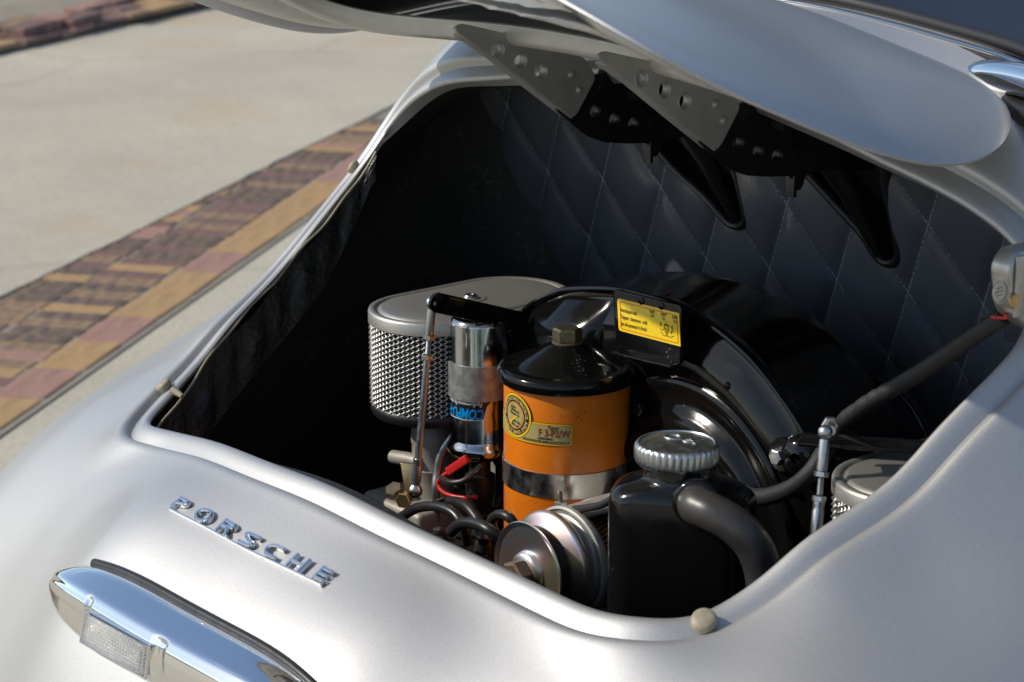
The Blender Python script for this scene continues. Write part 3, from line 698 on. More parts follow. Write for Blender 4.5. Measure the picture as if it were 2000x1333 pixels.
def stroke(pts, w, e0=.0012, e1=.0058, close=False, hh=1.0):
    """one chromed stroke: ribbon with bevelled top"""
    P = [np.array(p, float) for p in pts]; n = len(P); V = []; Fc = []
    for i, p in enumerate(P):
        if close: a, b = P[i - 1], P[(i + 1) % n]
        else: a, b = P[max(i - 1, 0)], P[min(i + 1, n - 1)]
        t1 = unit(p - a) if np.linalg.norm(p - a) > 1e-9 else None; t2 = unit(b - p) if np.linalg.norm(b - p) > 1e-9 else None
        t = unit((t1 if t1 is not None else t2) + (t2 if t2 is not None else t1)); nn = np.array([-t[1], t[0]])
        k = 1.0
        if t1 is not None and t2 is not None: k = 1 / max(.55, abs(np.dot(nn, np.array([-t1[1], t1[0]]))))
        for (o, e) in ((-w / 2, e0), (-w / 2, e1 - .0012), (-w * .27, e1), (w * .27, e1), (w / 2, e1 - .0012), (w / 2, e0)):
            q = p + nn * o * k; V.append(on_badge(q[0], q[1], e))
    for i in range(n if close else n - 1):
        j = (i + 1) % n
        for k in range(6): Fc.append((i * 6 + k, i * 6 + (k + 1) % 6, j * 6 + (k + 1) % 6, j * 6 + k))
    if not close: Fc.append(tuple(range(6))); Fc.append(tuple((n - 1) * 6 + k for k in range(6)))
    return V, Fc
LW, LH, SW = .0200, .0152, .0040
def arc(cx, cy, rx, ry, a0, a1, n=9): return [(cx + rx * cos(radians(a0 + (a1 - a0) * k / (n - 1))), cy + ry * sin(radians(a0 + (a1 - a0) * k / (n - 1)))) for k in range(n)]
W_, H_ = LW, LH; q = SW / 2
GLY = {
 'P': [[(q, 0), (q, H_)], [(q, H_ - q)] + [(W_ * .55, H_ - q)] + arc(W_ * .72, H_ * .72, W_ * .2, H_ * .28 - q, 90, -90, 8) + [(q, H_ * .45)]],
 'O': [[(W_ / 2 + (W_ / 2 - q) * cos(a) , H_ / 2 + (H_ / 2 - q * .6) * sin(a)) for a in [2 * pi * k / 20 for k in range(20)]]],
 'R': [[(q, 0), (q, H_)], [(q, H_ - q)] + arc(W_ * .68, H_ * .74, W_ * .22, H_ * .26 - q, 90, -90, 8) + [(q, H_ * .48)], [(W_ * .5, H_ * .48), (W_ * .92, 0)]],
 'S': [[(W_, H_ - q), (W_ * .35, H_ - q)] + arc(W_ * .3, H_ * .74, W_ * .22, H_ * .26 - q, 90, 250, 7) + [(W_ * .5, H_ * .48)] + arc(W_ * .68, H_ * .27, W_ * .22, H_ * .27 - q, 70, -90, 7) + [(0, q)]],
 'C': [[(W_, H_ - q), (W_ * .5, H_ - q)] + arc(W_ * .45, H_ * .5, W_ * .4, H_ / 2 - q, 90, 270, 9) + [(W_, q)]],
 'H': [[(q, 0), (q, H_)], [(W_ - q, 0), (W_ - q, H_)], [(q, H_ * .45), (W_ - q, H_ * .45)]],
 'E': [[(q, 0), (q, H_)], [(q, H_ - q), (W_, H_ - q)], [(q, H_ * .5), (W_ * .9, H_ * .5)], [(q, q), (W_, q)]]}
badge = new_obj('badge', *stroke([(0, -.001), (blen * .25, -.001), (blen * .5, -.001), (blen * .75, -.001), (blen, -.001)], .0022, .0008, .0042), CHROME, car, angle=30)
pitch_ = (blen - LW) / 6.0
for k, ch in enumerate('PORSCHE'):
    mb = MB()
    for stx in GLY[ch]: mb.add(*stroke([(k * pitch_ + x - .0 * y, y) for x, y in stx], SW, close=(ch == 'O')))
    mb.obj('letter', CHROME, badge, angle=30)

# ---------------------------------------------------------------- reversing lamp below the badge
LX = sorted(set([-.006 + .209 * cos(pi * k / 46) for k in range(47)] + [-.1205, -.117, -.110, -.107, .000, .005, .012, .016, .022]))
def lampsec(x):
    a = min(1, abs(x + .006) / .2095); t_ = sqrt(max(0, 1 - a ** 4.2)); g = 1 - t_
    yb = -.050 - .018 * g; zb = .732 - .030 * g; yr = -.097 + .018 * g + .008 * a * a; zr = .7225 - .018 * g
    grow = .003 if (-.1165 < x < -.1085) or (.003 < x < .018) else 0      # grooves beside the lens
    k = .25 + .75 * t_
    return [(yb + .045, zb - .004 - .03 * g), (yb + .02, zb + .001 - .008 * g), (yb, zb + .001), (yb + (yr - yb) * .35, zb + .002), (yb + (yr - yb) * .70, zr + .0075 * k), (yb + (yr - yb) * .91, zr + .004 * k), (yr + grow, zr - .001), (yr - .003 + grow, zr - .007 * k), (yr - .004 + grow, zr - .020 * k),
            (yr - .002 + grow, zr - .040 * k), (yr + .004, zr - .047 * k), (yr + .018, zr - .053 * k), (yr + .045, zr - .057 * k)]
V = []; Fc = []
secs = [catmull([(x, y, z) for y, z in lampsec(x)], 4) for x in LX]
ns = len(secs[0])
for s in secs: V += s
for i in range(len(secs) - 1):
    for j in range(ns - 1): Fc.append((i * ns + j, i * ns + j + 1, (i + 1) * ns + j + 1, (i + 1) * ns + j))
c0 = sum(secs[0]) / ns; c0[1] += .004; V.append(c0); k0 = len(V) - 1
for j in range(ns - 1): Fc.append((j, j + 1, k0))
Fc.append((ns - 1, 0, k0)); Fc.append(tuple((len(secs) - 1) * ns + j for j in range(ns)))
lamp = new_obj('reversing_lamp', V, Fc, CHROME, car, angle=50)
gk = []
for x in np.linspace(-.182, .172, 34):
    sec = lampsec(x); zt = sec[2][1]; lo_y, hi_y = -.09, .02
    for _ in range(25):
        my = (lo_y + hi_y) / 2
        if f(x, my) > zt: hi_y = my
        else: lo_y = my
    gk.append(np.array([x, lo_y + .001, zt + .0005]))
for _ in range(4): gk = [gk[0]] + [(gk[i - 1] + gk[i] * 2 + gk[i + 1]) / 4 for i in range(1, len(gk) - 1)] + [gk[-1]]
V, Fc = tube(gk, .0042, 10); new_obj('gasket', V, Fc, RUBBER, lamp)
# lens: frame pixels -> plane just proud of the front face
yl = -.1005
LP = [hit(x, y, 1, yl) for x, y in ((172, 1193), (295, 1261), (288, 1322), (162, 1251))]
def lensp(u, v, e): 
    p = (LP[0] * (1 - u) + LP[1] * u) * (1 - v) + (LP[3] * (1 - u) + LP[2] * u) * v; return p + np.array([0, -e, -.2 * e])
def lens(u, v):
    ed = min(min(u, 1 - u) * 14, min(v, 1 - v) * 7, 1); ed = sqrt(max(ed, 0)); 
    return lensp(u, v, .001 + .004 * ed + .0015 * ed * abs(sin(pi * v * 9)) + .0011 * ed * abs(sin(pi * u * 24)))
V, Fc = grid(lens, 170, 73); new_obj('lens', V, Fc, LENS, lamp, angle=None)
V, Fc = grid(lambda u, v: lensp(u, v, -.0002), 2, 2); new_obj('reflector', V, Fc, LENS_BACK, lamp)
fr_ = [lensp(u, v, .002) for u, v in ([(k / 8, 0) for k in range(8)] + [(1, k / 5) for k in range(5)] + [(1 - k / 8, 1) for k in range(8)] + [(0, 1 - k / 5) for k in range(5)])]
V, Fc = tube(fr_, .0018, 8, closed=True); new_obj('lens_frame', V, Fc, CHROME, lamp)

# ================================================================= ENGINE BAY
# ---------------------------------------------------------------- fan shroud
SY = .465
out = [(-.262, .70), (-.255, .76), (-.243, .80), (-.228, .828), (-.214, .848), (-.198, .867), (-.173, .886), (-.145, .901), (-.118, .911), (-.06, .923), (-.019, .9265), (.039, .926), (.088, .916), (.137, .897), (.177, .870), (.208, .843), (.226, .812), (.234, .774), (.236, .73), (.236, .66)]
oc = catmull([(x, 0, z) for x, z in out], 5); oc = [(p[0], p[2]) for p in oc]
shroud = thing('fan_shroud', (0, .5, .55), 'big glossy black half-round cooling fan shroud behind the orange canister', 'fan shroud')
ctr = np.array([.02, .70])
def shr(r, i, y): 
    p = np.array(oc[i]); q = ctr + (p - ctr) * r; return (q[0], y, q[1])
prof = [(.93, .585, 0), (.985, .580, 0), (.998, .572, 0), (1.0, .56, 0), (1.0, .52, 0), (1.0, .476, 0), (1.004, .470, 0), (1.010, .4675, 0), (1.013, .463, 0), (1.010, .459, 0), (1.0, .458, 0), (.990, .460, 0), (.983, .466, 0), (.96, .466, 0), (.92, .460, 0), (.86, .452, 0), (.78, .450, 0), (.66, .452, 0), (.5, .452, 0)]
V = []; Fc = []
for r, y, _ in prof: V += [shr(r, i, y) for i in range(len(oc))]
no = len(oc)
for j in range(len(prof) - 1):
    for i in range(no - 1): Fc.append((j * no + i, j * no + i + 1, (j + 1) * no + i + 1, (j + 1) * no + i))
new_obj('shroud_casing', V, Fc, BLACK_GLOSS, shroud, angle=45)
V, Fc = box((0, .52, .60), .44, .12, .20, bev=.01); new_obj('casing_lower', V, Fc, BLACK_GLOSS, shroud)
# left dome over the oil cooler duct
def dome(u, v):
    a = pi * u; xx = -.138 - .085 * cos(a) * (1 - .0 * v); 
    ztop = .918 - .0 ; base_ = ztop + np.interp(xx, [-.23, -.17, -.12, -.055], [-.088, -.032, -.012, -.004])
    dep = .034 * sqrt(max(0, 1 - abs((xx + .138) / .085) ** 3.5))
    h = v * .19; bul = sin(min(1, v * 4.5) * pi / 2)
    return (xx, .462 - dep * bul, base_ - .002 - h - .006 * (1 - bul) * 0)
V, Fc = grid(dome, 40, 30); new_obj('duct_dome', V, Fc, BLACK_GLOSS, shroud, angle=60)
# plate with the tappet sticker
py_ = .436
pc = [hit(x, y, 1, py_) for x, y in ((1203, 567), (1333, 599), (1331, 712), (1212, 684))]
V, Fc = curve_mesh([round_poly([(p[0], p[2]) for p in pc], .004)], .0015, .0008, lambda a, b, c: (a, py_ + c, b)); plate = new_obj('sticker_plate', V, Fc, BLACK_GLOSS, shroud)
V, Fc = box(((pc[3][0] + pc[2][0]) / 2, py_ - .006, (pc[3][2] + pc[2][2]) / 2 - .001), np.linalg.norm(pc[3] - pc[2]) * .97, .014, .003, ax=(unit(pc[2] - pc[3]), (0, 1, 0), np.cross(unit(pc[2] - pc[3]), (0, 1, 0))), bev=.0012); new_obj('plate_flange', V, Fc, BLACK_GLOSS, plate)
V, Fc = tube([(pc[0][0], .440, pc[0][2] - .002), (pc[0][0] + .0, .442, (pc[0][2] + pc[3][2]) / 2), (pc[3][0] - .003, .442, pc[3][2] - .002)], .006, 12); new_obj('plate_hinge_fold', V, Fc, BLACK_GLOSS, plate)
for u in (.42, .72):
    p = pc[0] * (1 - u) + pc[1] * u; V, Fc = lathe([(.004, 0), (.0035, .0015), (0, .002)], (p[0], py_ - .0018, p[2] - .004), (0, -1, 0), 16)
    new_obj('plate_rivet', V, Fc, BLACK_GLOSS, plate)
ys = py_ - .0026
s4 = [hit(x, y, 1, ys) for x, y in ((1206, 583), (1327, 613), (1328, 680), (1209, 644))]
ux = unit(s4[1] - s4[0]); uz = unit(s4[0] - s4[3]); sw = np.linalg.norm(s4[1] - s4[0]); sh = (np.linalg.norm(s4[0] - s4[3]) + np.linalg.norm(s4[1] - s4[2])) / 2
o0 = (s4[0] + s4[1] + s4[2] + s4[3]) / 4
def stk(a, b, c): return o0 + ux * a + uz * b + np.array([0, -c, 0])
sr = rrect(sw, sh, .003, 4); sr = [p if p[0] < 0 else (sw / 2 if p[0] > sw / 2 - .0031 else p[0], sh / 2 * (1 if p[1] > 0 else -1)) for p in sr]
V, Fc = curve_mesh([sr], .0002, 0, stk); sticker = new_obj('tappet_sticker', V, Fc, YELLOW_ST, plate, smooth=False)
V, Fc = curve_mesh([rrect(sw * .93, sh * .86, .0022, 4, cx=.0005), rrect(sw * .93 - .0016, sh * .86 - .0016, .0016, 4, cx=.0005)], .0001, 0, lambda a, b, c: stk(a, b, c + .0004)); new_obj('sticker_border', V, Fc, ORANGE_LN, sticker, smooth=False)
tx = MB(); k = .0062
for i, s in enumerate(('Ventilspiel kalt', 'Tappet  clearance  cold', 'Jeu de poussoir à froid')):
    tx.add(*text_mesh(s, k * .86, 0, lambda a, b, c, i=i: stk(-sw * .45 + a * .74, .0052 - i * .0066 + b, .0006), align='LEFT', bold=.00008))
for j, (s1, s2) in enumerate((('0.006"', '0,15'), ('0.004"', '0,1'), ('0.006"', '0,15'))):
    tx.add(*text_mesh(s1, .0042, 0, lambda a, b, c, j=j: stk(sw * (.075 + j * .18) + a * .72, .0108 + b, .0006), bold=.00008))
    tx.add(*text_mesh(s2, .0042, 0, lambda a, b, c, j=j: stk(sw * (.075 + j * .18) + a * .72, .0070 + b, .0006), bold=.00008))
def line(P, w=.0005):
    for (a, b), (c, d) in zip(P, P[1:]):
        t_ = unit((c - a, d - b)); n2 = np.array([-t_[1], t_[0]]) * w / 2
        tx.add([stk(a + n2[0], b + n2[1], .0006), stk(a - n2[0], b - n2[1], .0006), stk(c - n2[0], d - n2[1], .0006), stk(c + n2[0], d + n2[1], .0006)], [(0, 1, 2, 3)])
bx = sw * .29
line([(bx - .009, -.003), (bx - .006, -.0045), (bx - .004, -.003), (bx - .003, -.003), (bx - .0025, .001), (bx + .0025, .001), (bx + .003, -.003), (bx + .006, -.0045), (bx + .010, -.003)])
line([(bx - .009, -.006), (bx - .006, -.007), (bx - .005, -.009), (bx - .0005, -.009), (bx - .0005, -.001)]); line([(bx + .001, -.001), (bx + .001, -.009), (bx + .007, -.009), (bx + .008, -.0075), (bx + .010, -.0075)])
line([(bx - .009, .003), (bx - .006, -.0015)]); line([(bx - .006, .003), (bx - .009, -.001)]); line([(bx + .006, .002), (bx + .010, -.0025)]); line([(bx + .009, .003), (bx + .006, -.0065)])
line([(bx - .002, -.001), (bx - .002, -.0065)]); line([(bx + .0025, -.001), (bx + .0025, -.0065)]); line([(bx - .0026, .0018), (bx + .0028, .0018)], .001); line([(bx, .003), (bx, .005)])
tx.obj('sticker_print', INK, sticker, smooth=False)
# red paint scratch on top of the casing
a = hit(1287, 579, 2, .928); b = hit(1310, 569, 2, .928)
V, Fc = tube([a, (a + b) / 2 + np.array([0, 0, .0004]), b], .0006, 6); new_obj('paint_scratch', V, Fc, PAINT_RED, shroud)
for (x, z) in ((.118, .868), (.205, .79)):
    V, Fc = lathe([(.004, 0), (.003, .002), (0, .0025)], (x, .452, z), (0, -1, 0), 14); new_obj('casing_stud', V, Fc, BLACK_GLOSS, shroud)
# fan cover plates round the generator shaft
FC = np.array([.066, 0, .712])
ring = MB()
ring.add(*lathe([(.150, .0), (.150, .005), (.146, .008), (.1425, .008), (.139, .0055), (.128, .005), (.124, .0065), (.119, .012), (.112, .0155), (.104, .0165), (.090, .016), (.07, .017)], (FC[0], .453, FC[2]), (0, -1, 0), 96))
ring.obj('fan_cover', FAN_BLACK, shroud, angle=50)
ring = MB(); ring.add(*lathe([(.104, .0165), (.1025, .022), (.097, .026), (.091, .026), (.087, .023), (.078, .021), (.06, .022)], (FC[0], .453, FC[2]), (0, -1, 0), 80)); ring.obj('fan_cover_inner', FAN_BLACK, shroud, angle=50)
for bp_, sz in ((hit(1525, 892, 1, .447), .0078),):
    V, Fc = lathe([(.017, 0), (.017, .004), (.014, .007), (0, .007)], bp_ + np.array([0, .006, 0]), (0, -1, 0), 24); new_obj('cover_lug', V, Fc, BLACK_GLOSS, shroud)
    V, Fc = prism(bp_ + np.array([0, -.001, 0]), (0, -1, 0), sz, .0075); new_obj('cover_bolt', V, Fc, ZINC, shroud, angle=20)
V, Fc = prism(hit(1257, 797, 1, .44), (0, -1, 0), .0075, .010); new_obj('cover_bolt', V, Fc, BLACK_GLOSS, shroud, angle=20)
# bracket blister at the right of the casing
V, Fc = lathe([(.022, -.012), (.020, .004), (.014, .010), (.005, .0115), (.004, .006), (0, .006)], hit(1565, 893, 1, .455), (.25, -1, .1), 32); new_obj('blister', V, Fc, BLACK_GLOSS, shroud)

# ---------------------------------------------------------------- oil filter canister
FX, FY, FR_ = -.052, .402, .0612
Dh = unit([CAM[0] - FX, CAM[1] - FY, 0]); Rh = np.array([R_[0], R_[1], 0])
flt = thing('oil_filter_canister', (FX, FY, .68), 'orange oil filter canister with a black domed lid and steel strap band', 'oil filter')
FA = np.array([.0, 0, 1.])
new_obj('canister', *lathe([(.0, .650), (.050, .652), (.058, .660), (FR_, .672), (FR_, .850), (FR_ - .001, .855)], (FX, FY, 0), FA, 96), ORANGE, flt, angle=50)
new_obj('filter_lid', *lathe([(FR_ + .0015, .8455), (FR_ + .0050, .8470), (FR_ + .0064, .8520), (FR_ + .0058, .8570), (FR_ + .003, .8600), (.0585, .8608), (.0560, .8600), (.0530, .8605), (.043, .8655), (.031, .8725), (.022, .8780), (.016, .8815), (.012, .8825), (0, .8828)], (FX, FY, 0), FA, 96), BLACK_GLOSS, flt, angle=50)
new_obj('lid_washer', *lathe([(.0150, .8810), (.0150, .8835), (.0, .8835)], (FX, FY, 0), FA, 32), RUSTY, flt)
new_obj('lid_bolt', *prism((FX, FY, .8836), FA, .0145, .0125, ch=.14, rot=.35), BRONZE, flt, angle=20)
new_obj('strap_band', *lathe([(FR_ + .0004, .7435), (FR_ + .0014, .7440), (FR_ + .0014, .7680), (FR_ + .0004, .7685)], (FX, FY, 0), FA, 96, caps=False), STEEL, flt, angle=40)
a = np.array([FX, FY, 0])
def cyl_hit(px, py, c, r):
    d = ray(px, py); o = CAM - c; A = d[0] ** 2 + d[1] ** 2; Bq = o[0] * d[0] + o[1] * d[1]; Cq = o[0] ** 2 + o[1] ** 2 - r * r; D = max(Bq * Bq - A * Cq, 0)
    t_ = (-Bq - sqrt(D)) / A; P = CAM + d * t_; v = P - c; psi = math.atan2(v @ Rh, v @ Dh) ; return psi * r, P[2]
def wrap(c, r):
    def fn(s, h, e=0.0):
        ps = s / r; q = c + (Dh * cos(ps) + Rh * sin(ps)) * (r + e); return np.array([q[0], q[1], h])
    return fn
wf = wrap(np.array([FX, FY, 0]), FR_)
c_s, c_h = cyl_hit(1007, 811, np.array([FX, FY, 0]), FR_); RC = .0212
def flat_poly(pts, e, name, mt, par, fn=wf, inner=None):
    V, Fc = curve_mesh([pts] + ([inner] if inner else []), 0, 0, None); 
    bm = bmesh.new(); vs = [bm.verts.new(v) for v in V]
    for q_ in Fc:
        try: bm.faces.new([vs[i] for i in q_])
        except ValueError: pass
    bmesh.ops.triangulate(bm, faces=bm.faces)
    # slice into narrow vertical strips so it bends with the cylinder
    xs = [v.co.x for v in bm.verts]; x = min(xs) + .002
    while x < max(xs):
        bmesh.ops.bisect_plane(bm, geom=list(bm.verts) + list(bm.edges) + list(bm.faces), plane_co=(x, 0, 0), plane_no=(1, 0, 0)); x += .002
    bm.verts.index_update(); V = [fn(v.co.x, v.co.y, e) for v in bm.verts]; Fc = [tuple(v.index for v in q_.verts) for q_ in bm.faces]; bm.free()
    return new_obj(name, V, Fc, mt, par, smooth=True)
decal_par = flt
pr_s, pr_h = cyl_hit(1121, 848, np.array([FX, FY, 0]), FR_)
pl_s = c_s - .034
cxp = (pl_s + pr_s) / 2; pw = pr_s - pl_s; ph = .0215; pcy = c_h - .0165 + .004
dc = flat_poly(rrect(pw, ph, .003, 4, cxp, pcy), .00030, 'decal', YELLOW, flt)
tag(dc)
flat_poly(rrect(pw + .001, ph + .001, .0034, 4, cxp, pcy), .00022, 'decal_outline', INK, dc)
flat_poly(rrect(pw - .0022, ph - .0022, .0022, 4, cxp, pcy), .00042, 'decal_keyline', ORANGE_LN, dc)
flat_poly(rrect(pw - .0034, ph - .0034, .0018, 4, cxp, pcy), .00052, 'decal_field', GOLD, dc)
for r, mt_, e in ((RC + .0009, INK, .00060), (RC + .0004, YELLOW, .0007), (RC - .0018, INK, .0008), (RC - .0078, ORANGE_LN, .0009), (RC - .0086, GOLD, .0010)):
    flat_poly(circle2(c_s, c_h, r, 40), e, 'decal_ring', mt_, dc)
ring_txt = 'ERNEUERE DEN EINSATZ WENN DAS OEL ANFÄNGT SCHWARZ ZU WERDEN · '
mb = MB()
for i, ch in enumerate(ring_txt):
    a = pi * 1.02 - 2 * pi * i / len(ring_txt); rr_ = RC - .0048
    if ch == ' ': continue
    V, Fc = text_mesh(ch, .0052, 0, None, bold=.0001)
    Vv = [wf(c_s + (rr_ + y) * cos(a) + x * sin(a), c_h + (rr_ + y) * sin(a) - x * cos(a), .0011) for x, y, z in V]; mb.add(Vv, Fc)
mb.obj('decal_ring_text', GOLD, dc, smooth=False)
mb = MB()
for i, (s, dx) in enumerate((('Zum', -.002), ('Ölabsatz', 0), ('Bauwerk', .0), ('', 0), ('zieht ihn', .002), ('Ihn an!', .001))):
    if s: mb.add(*text_mesh(s, .0044, 0, lambda x, y, z, i=i, dx=dx: wf(c_s + dx + x * .9 , c_h + .0088 - i * .0036 + y - x * .15, .0012), shear=.3, bold=.00006))
mb.add(*text_mesh('Type:', .0050, 0, lambda x, y, z: wf(pr_s - .0185 + x, pcy + .0070 + y, .0007), shear=.2, bold=.0001))
mb.add(*text_mesh('LIZENZBAU', .0030, 0, lambda x, y, z: wf(pr_s - .026 + x, pcy - .0044 + y, .0007), bold=.0001))
mb.add(*text_mesh('DEUTSCHE FILTER-GESELLSCHAFTEN, G. R.', .0029, 0, lambda x, y, z: wf(pr_s - .0265 + x * .86, pcy - .0075 + y, .0007), bold=.0001))
mb.obj('decal_print', INK, dc, smooth=False)
V, Fc = text_mesh('F 3-P2/W', .0098, 0, lambda x, y, z: wf(pr_s - .0175 + x * .80, pcy + .0010 + y, .0008), bold=.0002); new_obj('decal_type_number', V, Fc, INK_RED, dc, smooth=False)
a = np.array([c_s + .004, c_h + .001]); b = np.array([c_s - .006, c_h - .006])
flat_poly([tuple(a), tuple(a + (.001, -.001)), tuple(b + (.0015, -.001)), tuple(b + (.001, -.006)), tuple(b + (-.001, -.001)), tuple(b)], .0013, 'decal_dipstick', YELLOW, dc)

# ---------------------------------------------------------------- ignition coil
CX, CY, CR = -.187, .402, .0302
coil = thing('ignition_coil', (CX, CY, .73), 'chromed cylindrical ignition coil left of the orange canister in a galvanised clamp', 'ignition coil')
cc = np.array([CX, CY, 0])
new_obj('coil_can', *lathe([(.0, .7330), (.026, .7335), (.0325, .737), (.0345, .741), (.0345, .746), (.0325, .749), (CR + .001, .7515), (CR, .754), (CR, .8735), (CR - .001, .8765), (CR - .003, .8785), (CR - .006, .8775), (0, .8775)], cc, (0, 0, 1), 72), CHROME_DULL, coil, angle=50)
new_obj('coil_clamp', *lathe([(CR + .0002, .7985), (CR + .0028, .7990), (CR + .0028, .8345), (CR + .0002, .835)], cc, (0, 0, 1), 72, caps=False), GALV, coil, angle=40)
wc = wrap(cc, CR)
s0, h0 = cyl_hit(918, 812, cc, CR)
lab = [(-.036, .0125), (.024, .0125), (.019, .0065), (.0155, -.0065), (.013, -.0085), (-.036, -.0085)]
o_s = cyl_hit(962, 800, cc, CR)[0] - .024; o_h = .7985 - .0115
lab2 = [(o_s + x, o_h + y) for x, y in lab]
l1 = flat_poly(lab2, .0003, 'coil_label', WHITE_INK, coil, wc)
flat_poly([(o_s + (x + .006) * .975 - .006, o_h + .002 + (y - .002) * .90) for x, y in lab], .0005, 'label_field', INK, l1, wc)
V, Fc = text_mesh('COMPU-FIRE', .0150, 0, lambda x, y, z: wc(o_s + .0165 - x * .68, o_h - .0012 - y, .0008), align='LEFT', shear=.25, bold=.0004); new_obj('label_title', V, Fc, CYAN, l1, smooth=False)
V, Fc = text_mesh('Performance Products', .0080, 0, lambda x, y, z: wc(o_s + .0145 - x * .62, o_h + .0092 - y, .0008), align='LEFT', shear=.25, bold=.0001); new_obj('label_subtitle', V, Fc, WHITE_INK, l1, smooth=False)
st_ = MB()
for k in range(5):
    st_.add(*box((CX + .002 + k * .0016, CY - .001 - k * .0013, .8779), .0011, .0022 + .0006 * (k % 2), .0002, ax=((.8, -.6, 0), (.6, .8, 0), (0, 0, 1))))
st_.obj('top_stamp', WHITE_INK, coil, smooth=False)
new_obj('coil_boot', *lathe([(.010, .648), (.0075, .66), (.0085, .668), (.013, .670), (.013, .673), (.009, .675), (.012, .684), (.0145, .694), (.0155, .706), (.0155, .714), (.011, .716), (.011, .7335)], cc + np.array([.004, -.004, 0]), (0, 0, 1), 32), RUBBER, coil)

# ---------------------------------------------------------------- air cleaners
def stadium(r, hl, n=28):
    P = []
    for k in range(n + 1): a = pi * k / n; P.append((r * cos(a), hl + r * sin(a)))
    for k in range(n + 1): a = pi + pi * k / n; P.append((r * cos(a), -hl + r * sin(a)))
    return P
def st_lathe(prof, hl, n=28, cap0=True, cap1=True):
    V = []; Fc = []; m_ = 2 * (n + 1)
    for r, h in prof: V += [(x, y, h) for x, y in stadium(max(r, .0005), hl, n)]
    for i in range(len(prof) - 1):
        for k in range(m_): Fc.append((i * m_ + k, i * m_ + (k + 1) % m_, (i + 1) * m_ + (k + 1) % m_, (i + 1) * m_ + k))
    if cap1: Fc.append(tuple((len(prof) - 1) * m_ + k for k in range(m_)))
    if cap0: Fc.append(tuple(range(m_))[::-1])
    return V, Fc
def offs(VF, d): return [tuple(np.array(v) + d) for v in VF[0]], VF[1]
HLr, HR = .049, .0665
def cleaner(cx, cy, zt, label):
    t_ = thing('air_filter', (cx, cy, zt - .09), label, 'air filter', 'oval air filters on the carburettors'); d = np.array([cx, cy, zt])
    # flat pressed lid with a raised field and rim groove
    V, Fc = offs(st_lathe([(HR - .002, -.014), (HR, -.0135), (HR, -.003), (HR - .001, -.0008), (HR - .003, 0), (HR - .0065, -.0002), (HR - .0085, -.0022), (HR - .0105, -.0022), (HR - .0125, .0), (HR - .015, .0006), (.02, .0006)], HLr), d)
    new_obj('filter_top', V, Fc, ALU_LID, t_, angle=45)
    V, Fc = lathe([(.0165, .0008), (.0155, .0016), (.0135, .0014), (.009, .0010), (.0075, .0012)], d, (0, 0, 1), 40); new_obj('bolt_dimple', V, Fc, ALU_LID, t_, angle=60)
    V, Fc = lathe([(.0075, .001), (.0075, .003), (.006, .0048), (.003, .0052), (.0025, .004), (0, .004)], d, (0, 0, 1), 28); new_obj('centre_screw', V, Fc, STEEL, t_)
    V, Fc = offs(st_lathe([(HR - .006, -.10), (HR - .006, -.012)], HLr), d); new_obj('filter_element', V, Fc, FILTER_EL, t_, angle=60)
    V, Fc = offs(st_lathe([(HR - .012, -.113), (HR - .004, -.111), (HR - .001, -.106), (HR - .001, -.100), (HR - .003, -.098)], HLr), d); new_obj('base_plate', V, Fc, BLACK_SATIN, t_, angle=45)
    # expanded mesh
    per = 2 * pi * (HR - .0022) + 4 * HLr; nc = 108; mb = MB(); rr_ = HR - .0022; z0_, z1_ = -.099, -.013
    def at(s, e):
        s = s % per; L1 = pi * rr_
        if s < L1: a = s / rr_; return np.array([(rr_ + e) * cos(a), HLr + (rr_ + e) * sin(a)])
        s -= L1
        if s < 2 * HLr: return np.array([-(rr_ + e), HLr - s])
        s -= 2 * HLr
        if s < L1: a = pi + s / rr_; return np.array([(rr_ + e) * cos(a), -HLr + (rr_ + e) * sin(a)])
        s -= L1; return np.array([rr_ + e, -HLr + s])
    step = per / nc; nzp = 16; seg = 6
    for c in range(nc):
        ph_ = pi * (c % 2); pts = []
        for k in range(nzp * seg + 1):
            z = z0_ + (z1_ - z0_) * k / (nzp * seg); w_ = sin(2 * pi * k / seg + ph_); w2 = cos(2 * pi * k / seg + ph_)
            pts.append((c * step + .34 * step * w_, z, .0010 * w2))
        V = []; hw = .0010
        for s, z, e in pts:
            for (ds, de) in ((-hw, e), (0, e + .0011), (hw, e)):
                q_ = at(s + ds, de); V.append((q_[0] + cx, q_[1] + cy, z + zt))
        Fc = []
        for k in range(len(pts) - 1):
            b_ = k * 3; Fc += [(b_, b_ + 1, b_ + 4, b_ + 3), (b_ + 1, b_ + 2, b_ + 5, b_ + 4)]
        mb.add(V, Fc)
    tag(mb.obj('wire_mesh', MESH, t_, angle=None), kind='stuff')
    return t_
cl = cleaner(-.262, .449, .8735, 'oval air filter with a bare metal lid and wire mesh side, left of the coil')
cr_ = cleaner(.398, .445, .866, 'oval air filter with a grey lid, half hidden by the right edge of the bay')

